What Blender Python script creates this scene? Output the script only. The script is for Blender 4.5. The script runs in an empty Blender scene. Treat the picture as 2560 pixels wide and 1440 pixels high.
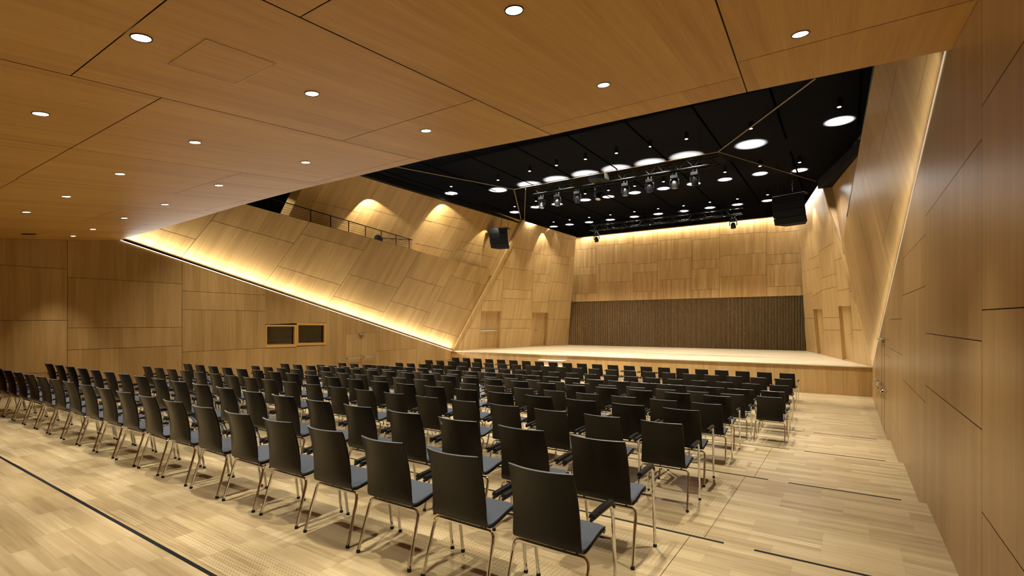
import bpy, bmesh, math, random
from mathutils import Vector, Matrix
random.seed(7)
S = bpy.context.scene
COL = S.collection

# ------------------------------------------------------------------ camera, world, exposure, large lights
P = 0.6                                   # metres per seat pitch, the unit the hall was measured in
CAMZ = 3.84*P                             # camera height above the lowest floor
FPX, YAW, HOR = 1254.0, math.radians(33.763), 811.3
ca, sa = math.cos(YAW), math.sin(YAW)
cam = bpy.data.cameras.new('camera'); co = bpy.data.objects.new('camera', cam); COL.objects.link(co)
co.location = (0, 0, CAMZ); co.rotation_euler = (math.pi/2, 0, YAW)
cam.sensor_width = 36; cam.lens = 36*FPX/2560; cam.shift_y = (HOR-720)/2560
cam.clip_start = 0.05; cam.clip_end = 200
S.camera = co
S.view_settings.view_transform = 'Standard'; S.view_settings.look = 'None'
S.view_settings.gamma = 1; S.view_settings.use_curve_mapping = False
S.view_settings.exposure = 0.17
w = bpy.data.worlds.new('world'); S.world = w; w.use_nodes = True
w.node_tree.nodes['Background'].inputs[0].default_value = (1.0, 0.86, 0.7, 1)
w.node_tree.nodes['Background'].inputs[1].default_value = 0.0
S.cycles.use_denoising = True
S.cycles.max_bounces = 10; S.cycles.diffuse_bounces = 6; S.cycles.glossy_bounces = 4
S.cycles.transparent_max_bounces = 12; S.cycles.sample_clamp_indirect = 4.0
S.cycles.caustics_reflective = False; S.cycles.caustics_refractive = False
WARM = (1.0, 0.97, 0.90); NEUT = (1.0, 0.93, 0.79)
E_WOOD, E_MESH, E_LED, E_COVE, E_WASH = 232, 850, 27, 17, 300   # watts per lamp / per metre

def M(x, y, z): return Vector((x*P, y*P, z*P+CAMZ))
def spot(name, loc, to, power, angle, blend=0.4, col=NEUT, r=0.04, parent=None):
    l = bpy.data.lights.new(name, 'SPOT'); l.energy = power; l.spot_size = math.radians(angle)
    l.spot_blend = blend; l.color = col; l.shadow_soft_size = r
    o = bpy.data.objects.new(name, l); COL.objects.link(o); o.location = loc
    o.rotation_euler = (Vector(to)-Vector(loc)).to_track_quat('-Z', 'Y').to_euler()
    return o
def strip_light(name, a, b, direction, power, width=0.03, col=WARM):
    """a long thin lamp from a to b throwing its light along `direction`"""
    a, b = Vector(a), Vector(b); l = bpy.data.lights.new(name, 'AREA'); l.shape = 'RECTANGLE'
    X = (b-a).normalized(); Z = -(Vector(direction)-X*Vector(direction).dot(X)).normalized(); Y = Z.cross(X)
    l.size = (b-a).length; l.size_y = width; l.energy = power*(b-a).length; l.color = col
    o = bpy.data.objects.new(name, l); COL.objects.link(o)
    m = Matrix((X, Y, Z)).transposed().to_4x4(); m.translation = (a+b)/2; o.matrix_world = m
    return o

# ------------------------------------------------------------------ measuring helpers: a sight line meets a real plane
def ray(u, v):
    r = (u-1280)/FPX; return Vector((r*ca-sa, ca+r*sa, (HOR-v)/FPX))
class Plane:
    def __init__(s, a, b, c, toward=(-7, 8, 2.5)):
        s.n = (b-a).cross(c-a).normalized(); s.o = a.copy()
        if (Vector(toward)-a).dot(s.n) < 0: s.n = -s.n
    def at(s, u, v):
        d = ray(u, v); o = Vector((0, 0, CAMZ)); return o+d*((s.o-o).dot(s.n)/d.dot(s.n))

# ------------------------------------------------------------------ mesh helpers
def new(name, bm, mats, parent=None, smooth=False):
    me = bpy.data.meshes.new(name); bm.to_mesh(me); bm.free()
    for m in (mats if isinstance(mats, (list, tuple)) else [mats]): me.materials.append(m)
    if smooth:
        me.polygons.foreach_set('use_smooth', [True]*len(me.polygons))
        me.set_sharp_from_angle(angle=math.radians(40))
    o = bpy.data.objects.new(name, me); COL.objects.link(o)
    if parent is not None: o.parent = parent
    return o
def tag(o, label=None, cat=None, group=None, kind=None):
    if label: o['label'] = label
    if cat: o['category'] = cat
    if group: o['group'] = group
    if kind: o['kind'] = kind
    return o
def thing(name, label, cat, loc=(0, 0, 0), rz=0.0, group=None):
    o = bpy.data.objects.new(name, None); COL.objects.link(o); o.empty_display_size = 0.1
    o.location = loc; o.rotation_euler = (0, 0, rz)
    return tag(o, label, cat, group)
def box(bm, lo, hi, mi=0, mat=None):
    vs = [bm.verts.new((x, y, z)) for x in (lo[0], hi[0]) for y in (lo[1], hi[1]) for z in (lo[2], hi[2])]
    if mat is not None:
        for v in vs: v.co = mat @ v.co
    for f in ((0,1,3,2),(4,6,7,5),(0,4,5,1),(2,3,7,6),(0,2,6,4),(1,5,7,3)):
        bm.faces.new([vs[i] for i in f]).material_index = mi
def bevel_all(bm, w, seg=2):
    bmesh.ops.bevel(bm, geom=bm.edges[:], offset=w, segments=seg, affect='EDGES', profile=0.6)
def fillet(pts, r, n=5):
    pts = [Vector(p) for p in pts]; out = [pts[0]]
    for i in range(1, len(pts)-1):
        a, b, c = pts[i-1], pts[i], pts[i+1]
        d1, d2 = (a-b), (c-b); rr = min(r, d1.length*0.49, d2.length*0.49)
        p, q = b+d1.normalized()*rr, b+d2.normalized()*rr
        for k in range(n+1):
            t = k/n; out.append(p*(1-t)**2+b*2*t*(1-t)+q*t*t)
    out.append(pts[-1]); return out
def tube(bm, pts, r, n=8, mi=0, caps=True):
    pts = [Vector(p) for p in pts]; rings = []; prev = None
    for i, p in enumerate(pts):
        t = (pts[min(i+1, len(pts)-1)]-pts[max(i-1, 0)]).normalized()
        if prev is None:
            a = Vector((0, 0, 1)) if abs(t.z) < 0.9 else Vector((1, 0, 0))
            x = t.cross(a).normalized()
        else: x = (prev-t*prev.dot(t)).normalized()
        prev = x; y = t.cross(x)
        rings.append([bm.verts.new(p+(x*math.cos(2*math.pi*k/n)+y*math.sin(2*math.pi*k/n))*r) for k in range(n)])
    for a, b in zip(rings, rings[1:]):
        for k in range(n): bm.faces.new((a[k], a[(k+1) % n], b[(k+1) % n], b[k])).material_index = mi
    if caps:
        bm.faces.new(rings[0][::-1]).material_index = mi; bm.faces.new(rings[-1]).material_index = mi
def lathe(bm, prof, n=20, mi=0, mat=None):
    """prof: (radius, z) pairs"""
    rings = []
    for r, z in prof:
        rings.append([bm.verts.new((max(r, 1e-4)*math.cos(2*math.pi*k/n), max(r, 1e-4)*math.sin(2*math.pi*k/n), z)) for k in range(n)])
    for a, b in zip(rings, rings[1:]):
        for k in range(n): bm.faces.new((a[k], a[(k+1) % n], b[(k+1) % n], b[k])).material_index = mi
    bm.faces.new(rings[0][::-1]).material_index = mi; bm.faces.new(rings[-1]).material_index = mi
    if mat is not None:
        for r in rings:
            for v in r: v.co = mat @ v.co
def annulus(bm, prof, n=20):
    rings = [[bm.verts.new((r*math.cos(2*math.pi*k/n), r*math.sin(2*math.pi*k/n), z)) for k in range(n)] for r, z in prof]
    for a, b in zip(rings, rings[1:]+rings[:1]):
        for k in range(n): bm.faces.new((a[k], a[(k+1) % n], b[(k+1) % n], b[k]))
    bmesh.ops.recalc_face_normals(bm, faces=bm.faces[:])
def BM(): return bmesh.new()

# ------------------------------------------------------------------ materials
def principled(name, col, rough=0.5, metal=0.0, spec=0.5, emit=None, es=0.0):
    m = bpy.data.materials.new(name); m.use_nodes = True; b = m.node_tree.nodes['Principled BSDF']
    b.inputs['Base Color'].default_value = (*col, 1); b.inputs['Roughness'].default_value = rough
    b.inputs['Metallic'].default_value = metal; b.inputs['Specular IOR Level'].default_value = spec
    if emit: b.inputs['Emission Color'].default_value = (*emit, 1); b.inputs['Emission Strength'].default_value = es
    return m
class NT:
    def __init__(s, m): s.t = m.node_tree; s.b = s.t.nodes['Principled BSDF']
    def n(s, typ, **k):
        x = s.t.nodes.new(typ)
        for a, v in k.items(): setattr(x, a, v)
        return x
    def link(s, a, b): s.t.links.new(a, b)
    def math(s, op, a, b=None, c=None):
        x = s.n('ShaderNodeMath', operation=op)
        for i, v in enumerate((a, b, c)):
            if v is None: continue
            if isinstance(v, (int, float)): x.inputs[i].default_value = v
            else: s.link(v, x.inputs[i])
        return x.outputs[0]
    def mix(s, f, a, b, mode='MIX'):
        x = s.n('ShaderNodeMix', data_type='RGBA', blend_type=mode)
        for i, v in ((0, f), (6, a), (7, b)):
            if isinstance(v, (int, float)): x.inputs[i].default_value = v
            elif isinstance(v, tuple): x.inputs[i].default_value = (*v, 1)
            else: s.link(v, x.inputs[i])
        return x.outputs[2]
    def white(s, a, b):
        c = s.n('ShaderNodeCombineXYZ'); s.link(a, c.inputs[0]); s.link(b, c.inputs[1])
        x = s.n('ShaderNodeTexWhiteNoise', noise_dimensions='2D'); s.link(c.outputs[0], x.inputs[0]); return x.outputs[0]
    def noise(s, vec, scale, detail=3, rough=0.55):
        mp = s.n('ShaderNodeVectorMath', operation='MULTIPLY'); s.link(vec, mp.inputs[0]); mp.inputs[1].default_value = scale
        x = s.n('ShaderNodeTexNoise'); x.inputs['Scale'].default_value = 1; x.inputs['Detail'].default_value = detail
        x.inputs['Roughness'].default_value = rough; s.link(mp.outputs[0], x.inputs['Vector']); return x.outputs[0]
def veneer(name, dark, mid, light, rough=0.38, leaf=0.19, contrast=1.0):
    """oak veneer: U across the grain, V along it, in metres; each panel carries its own tone"""
    m = principled(name, mid, rough, spec=0.4); t = NT(m)
    uv = t.n('ShaderNodeUVMap').outputs[0]; sp = t.n('ShaderNodeSeparateXYZ'); t.link(uv, sp.inputs[0])
    at = t.n('ShaderNodeAttribute', attribute_name='tone').outputs['Fac']
    leafid = t.math('FLOOR', t.math('ADD', t.math('DIVIDE', sp.outputs[0], leaf), t.math('MULTIPLY', at, 37.0)))
    lr = t.white(leafid, t.math('FLOOR', t.math('MULTIPLY', at, 997.0)))
    fine = t.noise(uv, (90, 1.6, 1), 3); mid_n = t.noise(uv, (14, 0.7, 1), 3); big = t.noise(uv, (0.6, 0.4, 1), 1)
    v = t.math('ADD', t.math('MULTIPLY', t.math('SUBTRACT', fine, 0.5), 0.55*contrast), t.math('MULTIPLY', t.math('SUBTRACT', mid_n, 0.5), 0.7*contrast))
    v = t.math('ADD', v, t.math('MULTIPLY', t.math('SUBTRACT', lr, 0.5), 0.26*contrast))
    v = t.math('ADD', v, t.math('MULTIPLY', t.math('SUBTRACT', at, 0.5), 0.26))
    v = t.math('ADD', v, t.math('MULTIPLY', t.math('SUBTRACT', big, 0.5), 0.3))
    v = t.math('ADD', v, 0.5)
    r = t.n('ShaderNodeValToRGB'); t.link(v, r.inputs[0]); e = r.color_ramp.elements
    e[0].position = 0.05; e[0].color = (*dark, 1); e[1].position = 0.95; e[1].color = (*light, 1)
    k = e.new(0.5); k.color = (*mid, 1)
    t.link(r.outputs[0], t.b.inputs['Base Color'])
    return m
def parquet(name, dark, mid, light, bl=0.52, bw=0.072, perforate=False, rough=0.33):
    m = principled(name, mid, rough, spec=0.45); t = NT(m)
    geo = t.n('ShaderNodeTexCoord').outputs['Object']; sp = t.n('ShaderNodeSeparateXYZ'); t.link(geo, sp.inputs[0])
    x, y = sp.outputs[0], sp.outputs[1]
    row = t.math('FLOOR', t.math('DIVIDE', y, bw)); blk = t.math('FLOOR', t.math('DIVIDE', y, bw*7))
    xo = t.math('ADD', t.math('DIVIDE', x, bl), t.math('MULTIPLY', blk, 0.37))
    cell = t.math('FLOOR', xo); rnd = t.white(cell, row)
    blkr = t.white(cell, blk)
    g = t.noise(geo, (1.4, 60, 1), 3); g2 = t.noise(geo, (3.0, 22, 1), 2)
    v = t.math('ADD', t.math('MULTIPLY', t.math('SUBTRACT', rnd, 0.5), 0.5), t.math('MULTIPLY', t.math('SUBTRACT', blkr, 0.5), 0.10))
    v = t.math('ADD', v, t.math('MULTIPLY', t.math('SUBTRACT', g, 0.5), 0.8))
    v = t.math('ADD', v, t.math('MULTIPLY', t.math('SUBTRACT', g2, 0.5), 0.5)); v = t.math('ADD', v, 0.5)
    r = t.n('ShaderNodeValToRGB'); t.link(v, r.inputs[0]); e = r.color_ramp.elements
    e[0].position = 0.05; e[0].color = (*dark, 1); e[1].position = 0.95; e[1].color = (*light, 1)
    k = e.new(0.5); k.color = (*mid, 1); col = r.outputs[0]
    fx = t.math('FRACT', xo); seam = t.math('LESS_THAN', fx, 0.004)
    fy = t.math('FRACT', t.math('DIVIDE', y, bw)); seam = t.math('MAXIMUM', seam, t.math('LESS_THAN', fy, 0.012))
    col = t.mix(t.math('MULTIPLY', seam, 0.35), col, tuple(c*0.45 for c in dark))
    if perforate:      # rows of air holes under the seats, repeated on every terrace
        yy = t.math('MODULO', t.math('ADD', t.math('SUBTRACT', y, 1.454), 25.2), 2.52)
        band = None
        for a, b in ((0.16, 0.52), (1.20, 1.50), (1.86, 2.26)):
            q = t.math('MULTIPLY', t.math('GREATER_THAN', yy, a), t.math('LESS_THAN', yy, b))
            band = q if band is None else t.math('MAXIMUM', band, q)
        band = t.math('MULTIPLY', band, t.math('MULTIPLY', t.math('LESS_THAN', x, -1.02), t.math('LESS_THAN', y, 16.6)))
        band = t.math('MULTIPLY', band, t.math('MULTIPLY', t.math('GREATER_THAN', x, -13.6), t.math('GREATER_THAN', y, 1.46)))
        px = t.math('SUBTRACT', t.math('FRACT', t.math('DIVIDE', x, 0.032)), 0.5)
        py = t.math('SUBTRACT', t.math('FRACT', t.math('DIVIDE', y, 0.026)), 0.5)
        d = t.math('ADD', t.math('MULTIPLY', px, px), t.math('MULTIPLY', py, py))
        col = t.mix(t.math('MULTIPLY', band, t.math('LESS_THAN', d, 0.018)), col, (0.09, 0.058, 0.03))
    t.link(col, t.b.inputs['Base Color']); return m
OAK = veneer('oak_veneer_wall', (0.27, 0.155, 0.050), (0.39, 0.243, 0.089), (0.52, 0.345, 0.145), rough=0.36)
OAKC = veneer('oak_veneer_ceiling', (0.42, 0.225, 0.050), (0.55, 0.315, 0.076), (0.67, 0.41, 0.115), rough=0.5, leaf=0.24, contrast=1.15)
OAKS = veneer('oak_veneer_stage', (0.34, 0.205, 0.065), (0.48, 0.310, 0.125), (0.60, 0.42, 0.195), rough=0.4, leaf=0.16)
OAKB = veneer('oak_veneer_stage_rear', (0.31, 0.165, 0.048), (0.46, 0.275, 0.094), (0.61, 0.40, 0.17), rough=0.42, leaf=0.16, contrast=1.25)
FLOOR = parquet('oak_parquet', (0.30, 0.215, 0.105), (0.455, 0.348, 0.185), (0.60, 0.485, 0.285), perforate=True)
STAGEF = parquet('stage_boards', (0.44, 0.345, 0.20), (0.54, 0.44, 0.275), (0.64, 0.54, 0.36), bl=2.4, bw=0.12, rough=0.42)
JOINT = principled('dark_joint', (0.035, 0.018, 0.008), 0.8)
BLACK = principled('black_paint', (0.006, 0.006, 0.007), 0.7, spec=0.12)
BLACKM = principled('black_metal', (0.006, 0.006, 0.007), 0.45, spec=0.2)
RUBBER = principled('black_rubber', (0.008, 0.008, 0.009), 0.4, spec=0.3)
STRIPM = principled('black_nosing', (0.008, 0.009, 0.012), 0.6, spec=0.2)
CHROME = principled('chrome', (0.82, 0.82, 0.83), 0.13, metal=1.0)
STEEL = principled('brushed_steel', (0.55, 0.54, 0.52), 0.28, metal=1.0)
ALU = principled('dark_truss_metal', (0.004, 0.004, 0.004), 0.45, spec=0.12)
GREYM = principled('dark_grey_housing', (0.005, 0.005, 0.006), 0.3, spec=0.25)
TRIMB = principled('bronze_edge_trim', (0.13, 0.09, 0.052), 0.45, metal=0.2)
LEDM = principled('led_diffuser', (0.9, 0.8, 0.6), 0.5, emit=(1.0, 0.84, 0.6), es=3.0)
LAMP = principled('lamp_lens', (0.9, 0.9, 0.9), 0.4, emit=(1.0, 0.90, 0.78), es=14.0)
LAMPW = principled('lamp_lens_cool', (0.9, 0.9, 0.9), 0.4, emit=(0.95, 0.95, 1.0), es=14.0)
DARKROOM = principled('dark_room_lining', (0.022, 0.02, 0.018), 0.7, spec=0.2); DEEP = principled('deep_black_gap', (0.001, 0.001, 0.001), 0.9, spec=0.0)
SIGNB = principled('lit_exit_sign', (0.5, 0.7, 0.8), 0.4, emit=(0.45, 0.75, 1.0), es=3.0)
WHITEM = principled('pale_tread', (0.75, 0.70, 0.6), 0.4)
NUM = principled('silver_number', (0.75, 0.6, 0.5), 0.4, metal=0.2, emit=None)
def shell_mat():
    m = principled('black_stained_ply', (0.010, 0.0075, 0.0055), 0.27, spec=0.22); t = NT(m)
    oc = t.n('ShaderNodeTexCoord').outputs['Object']
    n = t.noise(oc, (45, 3, 3), 3); r = t.n('ShaderNodeValToRGB'); t.link(n, r.inputs[0])
    r.color_ramp.elements[0].color = (0.003, 0.0023, 0.0018, 1); r.color_ramp.elements[1].color = (0.007, 0.005, 0.0036, 1)
    t.link(r.outputs[0], t.b.inputs['Base Color']); return m
def cloth_mat():
    m = principled('grey_wool_cloth', (0.16, 0.17, 0.19), 0.85, spec=0.2); t = NT(m)
    oc = t.n('ShaderNodeTexCoord').outputs['Object']; n = t.noise(oc, (420, 420, 420), 2)
    r = t.n('ShaderNodeValToRGB'); t.link(n, r.inputs[0])
    r.color_ramp.elements[0].position = 0.3; r.color_ramp.elements[0].color = (0.045, 0.052, 0.065, 1)
    r.color_ramp.elements[1].position = 0.7; r.color_ramp.elements[1].color = (0.115, 0.128, 0.155, 1)
    t.link(r.outputs[0], t.b.inputs['Base Color']); return m
SHELL, CLOTH = shell_mat(), cloth_mat()
EDGE = principled('ply_edge', (0.16, 0.17, 0.18), 0.3, spec=0.6)
def mesh_mat():
    """black expanded-metal ceiling: part open, part metal lit through from the lamps above"""
    m = bpy.data.materials.new('black_ceiling_mesh'); m.use_nodes = True; nt = m.node_tree; nt.nodes.clear()
    out = nt.nodes.new('ShaderNodeOutputMaterial'); tr = nt.nodes.new('ShaderNodeBsdfTransparent')
    tl = nt.nodes.new('ShaderNodeBsdfTranslucent'); df = nt.nodes.new('ShaderNodeBsdfDiffuse')
    a = nt.nodes.new('ShaderNodeAddShader'); mx = nt.nodes.new('ShaderNodeMixShader')
    tl.inputs[0].default_value = (0.030, 0.0315, 0.035, 1); df.inputs[0].default_value = (0.007, 0.0075, 0.0085, 1)
    nt.links.new(tl.outputs[0], a.inputs[0]); nt.links.new(df.outputs[0], a.inputs[1])
    mx.inputs[0].default_value = 0.55
    nt.links.new(tr.outputs[0], mx.inputs[1]); nt.links.new(a.outputs[0], mx.inputs[2]); nt.links.new(mx.outputs[0], out.inputs[0])
    return m
MESH = mesh_mat()
def glass_mat():
    m = principled('booth_glass', (0.75, 0.75, 0.75), 0.02); m.node_tree.nodes['Principled BSDF'].inputs['Transmission Weight'].default_value = 1.0
    return m
GLASS = glass_mat()

# ------------------------------------------------------------------ panelled surfaces
def clip(poly, p, n):
    out = []
    for i in range(len(poly)):
        a, b = poly[i], poly[(i+1) % len(poly)]; da, db = (a-p).dot(n), (b-p).dot(n)
        if da >= 0: out.append(a)
        if (da >= 0) != (db >= 0): out.append(a+(b-a)*(da/(da-db)))
    return out
class Wall:
    """a flat wall of veneered panels with open joints over a dark backing"""
    def __init__(s, pl, outline, grain=(0, 0, 1)):
        s.pl = pl; s.n = pl.n; g = Vector(grain); s.V = (g-s.n*g.dot(s.n)).normalized(); s.U = s.V.cross(s.n).normalized()
        s.o = outline[0].copy(); s.out3 = outline; s.out = [s.to2(p) for p in outline]
        s.bm = BM(); s.uv = s.bm.loops.layers.uv.new('UVMap'); s.tone = s.bm.faces.layers.float.new('tone')
    def to2(s, p): d = p-s.o; return Vector((d.dot(s.U), d.dot(s.V)))
    def to3(s, q, off=0.0): return s.o+s.U*q.x+s.V*q.y+s.n*off
    def px(s, p): return s.to2(s.pl.at(*p)) if not isinstance(p, Vector) else s.to2(p)
    def half(s, line, side):
        a, b = s.px(line[0]), s.px(line[1]); g = line[2] if len(line) > 2 else s.gap
        d = (b-a).normalized(); n = Vector((-d.y, d.x))
        # which side: a sight point beside / below the line
        m3 = s.to3((a+b)/2); 
        if isinstance(side, Vector): t = s.to2(side)
        else:
            r = m3-Vector((0, 0, CAMZ)); dep = -r.x*sa+r.y*ca
            u = 1280+FPX*(r.x*ca+r.y*sa)/dep; v = HOR-FPX*r.z/dep
            t = s.px((u+side[0], v+side[1]))
        if (t-a).dot(n) < 0: n = -n
        return a+n*(g/2), n
    def face(s, poly, off=0.0, mi=0, tone=None):
        if len(poly) < 3: return
        vs = [s.bm.verts.new(s.to3(q, off)) for q in poly]
        f = s.bm.faces.new(vs); f.normal_update()
        if f.normal.dot(s.n) < 0: f.normal_flip()
        f.material_index = mi; f[s.tone] = random.random() if tone is None else tone
        for l in f.loops:
            q = s.to2(l.vert.co); l[s.uv].uv = (q.x, q.y)
    def cells(s, cols, joints, gap=0.007, skip=(), lo=0.3, hi=0.7):
        s.gap = gap; n = len(cols)+1
        for i in range(n):
            base = list(s.out)
            if i > 0: base = clip(base, *s.half(cols[i-1], (6, 0)))
            if i < n-1: base = clip(base, *s.half(cols[i], (-6, 0)))
            js = joints.get(i, [])
            for j in range(len(js)+1):
                if (i, j) in skip: continue
                c = list(base)
                if j > 0: c = clip(c, *s.half(js[j-1], (0, 5)))
                if j < len(js): c = clip(c, *s.half(js[j], (0, -5)))
                s.face(c, tone=random.uniform(lo, hi))
    def groove(s, a, b, wd=0.008):
        a, b = s.px(a), s.px(b); d = (b-a).normalized(); n = Vector((-d.y, d.x))*wd/2
        s.face([a+n, b+n, b-n, a-n], 0.0015, 1)
    def backing(s, depth=0.10, first=0.012, holes=()):
        """solid body behind the veneer (left out where an opening is cut)"""
        f3 = [s.bm.verts.new(s.to3(q, -first)) for q in s.out]; b3 = [s.bm.verts.new(s.to3(q, -first-depth)) for q in s.out]
        fs = [s.bm.faces.new(f3), s.bm.faces.new(b3[::-1])]; n = len(f3)
        for i in range(n): fs.append(s.bm.faces.new((f3[i], b3[i], b3[(i+1) % n], f3[(i+1) % n])))
        for f in fs: f.material_index = 1
    def build(s, name, mat, kind='structure'):
        o = new(name, s.bm, [mat, JOINT]); o['kind'] = kind; return o
def P3(wall, uv): return wall.pl.at(*uv)
def crop(x0, y0, k):
    return lambda *p: (x0+p[0]/k, y0+p[1]/k)

# key points of the hall (seat-pitch units, from the camera)
T_R, T_L = M(1.095, 32.78, -2.25), M(-28.08, 32.78, -2.25)     # where the balcony wedges touch the stage corners
C_R, C_L = M(1.095, 8.79, 3.649), M(-25.88, 8.6, 3.60)
A_R, A_L = M(-0.25, 36.2, 4.8), M(-26.05, 36.15, 4.8)
Q_R, Q_L = M(-1.47, 39.0, 9.5), M(-24.7, 38.4, 9.5)
K_R, K_L = M(-2.9, 49.4, -2.25), M(-25.6, 49.4, -2.25)          # stage rear corners
K_RT, K_LT = M(-3.58, 49.4, 9.5), M(-24.6, 49.4, 9.5)
Y0 = -5.0
def wlx(y): return -28.08+(32.78-y)*0.0898                      # the left wall drifts outwards towards the stage
def ceil_z(x, y): return 2.418+0.126*y-0.004*x

# ------------------------------------------------------------------ floor terraces and nosing strips
EDGES = [2.424, 6.59, 10.75, 14.95, 19.19]
LEV = [1.45, 1.16, 0.87, 0.58, 0.29, 0.0]
bm = BM(); XL, XR = -29.0, 1.12
ys = [Y0]+EDGES+[32.9]
for i in range(6):
    a, b, z = ys[i]*P, ys[i+1]*P, LEV[i]*P
    q = [bm.verts.new(v) for v in ((XL*P, a, z), (XR*P, a, z), (XR*P, b, z), (XL*P, b, z))]; bm.faces.new(q)
    if i < 5:
        z2 = LEV[i+1]*P; q = [bm.verts.new(v) for v in ((XL*P, b, z), (XR*P, b, z), (XR*P, b, z2), (XL*P, b, z2))]; bm.faces.new(q)
bm.normal_update()
floor = new('floor', bm, FLOOR); floor['kind'] = 'structure'
k = 0
for i, e in enumerate(EDGES):
    for x0, x1 in ((-24.2, -1.26), (-0.92, 0.76)):
        if i == 0 and x0 > -2: continue
        k += 1; bm = BM(); box(bm, (x0*P, e*P-0.034, LEV[i]*P-0.003), (x1*P, e*P-0.010, LEV[i]*P+0.0025))
        tag(new('trim_%d' % k, bm, STRIPM), kind='structure')
# thin seams where the seating lifts meet the aisle
for i in range(5):
    k += 1; bm = BM(); box(bm, (-1.66*P, ys[i+1]*P+0.02, LEV[i+1]*P-0.003), (-1.66*P+0.004, min(ys[i+1]+4.1, 23.4)*P, LEV[i+1]*P+0.0012))
    tag(new('trim_%d' % k, bm, JOINT), kind='structure')

# ------------------------------------------------------------------ right wall
def side_wall(name, xf, top, tip):
    a, b, c = M(xf(Y0), Y0, -4), M(xf(32.78), 32.78, -4), M(xf(Y0), Y0, 2)
    pl = Plane(a, b, c)
    out = [a, M(xf(Y0), Y0, ceil_z(xf(Y0), Y0)), top, tip, M(xf(32.78), 32.78, -3.9)]
    return Wall(pl, out)
wr = side_wall('wall_right', lambda y: 1.095, C_R, T_R)
V = lambda u: ((u, 300), (u, 1200))
wr.cells([V(2204), V(2212), V(2224), V(2255.5), V(2314), V(2454.5)],
    {2: [((2212, 847), (2224, 850.5)), ((2212, 886), (2224, 893))],
     3: [((2224, 798), (2255, 797)), ((2224.5, 870.5), (2255.7, 888)), ((2225, 1032), (2255, 1095), 0.003)],
     4: [((2256, 648), (2312.5, 587.5)), ((2256, 739.5), (2312.5, 715.7)), ((2256.5, 948.3), (2315, 1007.7))],
     5: [((2314, 540), (2453, 350)), ((2314, 833), (2455, 853)), ((2315, 964), (2456.5, 1075.4))],
     6: [((2454, 267), (2560, 103)), ((2455, 775), (2560, 768.8)), ((2456.5, 1282), (2560, 1428))]}, gap=0.006)
wr.backing(0.12); wr.build('wall_right', OAK)

# ------------------------------------------------------------------ left wall with booth windows and a double door
wl = side_wall('wall_left', wlx, C_L, T_L)
c5 = crop(200, 540, 2.3273)
WIN = [((664, 812), (741.5, 812), (741.5, 866.5), (664, 869.5)), ((742, 807.5), (815, 808), (815, 862), (742, 864.5))]
wl.cells([V(168.5), V(455), V(663.5)[:2]+(0.0,), V(742)[:2]+(0.0,), V(815)[:2]+(0.0,), V(864)[:2]+(0.003,), V(902.5)[:2]+(0.004,), V(939.8), V(1041)],
    {0: [((0, 662), (168, 673)), ((0, 801), (168, 800.5)), ((55, 935), (125, 931))],
     1: [((170, 693), (455, 709.8)), ((170, 820), (452, 818)), ((200, 874), (453.5, 864.4))],
     2: [((455.7, 727), (660.6, 737.7)), ((455.7, 774), (660.6, 777.6)), ((455.7, 880.3), (664, 870))],
     3: [((664, 811), (742, 808), 0.0), ((664, 870), (742, 866.5), 0.004)],
     4: [((742, 808), (815, 807), 0.0), ((742, 866.5), (815, 862.5), 0.0)],
     6: [((864, 835), (902.5, 833.6), 0.005)], 7: [((902.5, 833.6), (940, 832), 0.005)],
     8: [((939.9, 878.3), (1040, 871))], 9: [((1041, 906), (1128, 899))]}, gap=0.009, skip={(3, 1), (4, 1)}, lo=0.32, hi=0.68)
# backing in strips that leave the two windows open
def backing_around(wall, rects, depth=0.12, first=0.012):
    us = sorted({q for r in rects for q in (wall.px(r[0]).x, wall.px(r[1]).x)})
    def slab(poly):
        if len(poly) < 3: return
        f3 = [wall.bm.verts.new(wall.to3(q, -first)) for q in poly]; b3 = [wall.bm.verts.new(wall.to3(q, -first-depth)) for q in poly]
        fs = [wall.bm.faces.new(f3), wall.bm.faces.new(b3[::-1])]
        for i in range(len(f3)): fs.append(wall.bm.faces.new((f3[i], b3[i], b3[(i+1) % len(f3)], f3[(i+1) % len(f3)])))
        for f in fs: f.material_index = 1
    lo, hi = us[0], us[-1]; x = Vector((1, 0)); y = Vector((0, 1))
    slab(clip(wall.out, Vector((lo, 0)), -x)); slab(clip(wall.out, Vector((hi, 0)), x))
    mid = clip(clip(wall.out, Vector((lo, 0)), x), Vector((hi, 0)), -x)
    vt = max(wall.px(r[0]).y for r in rects); vb = min(wall.px(r[3]).y for r in rects)
    slab(clip(mid, Vector((0, vt)), y)); slab(clip(mid, Vector((0, vb)), -y))
backing_around(wl, WIN)
wl.build('wall_left', OAK)
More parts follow.
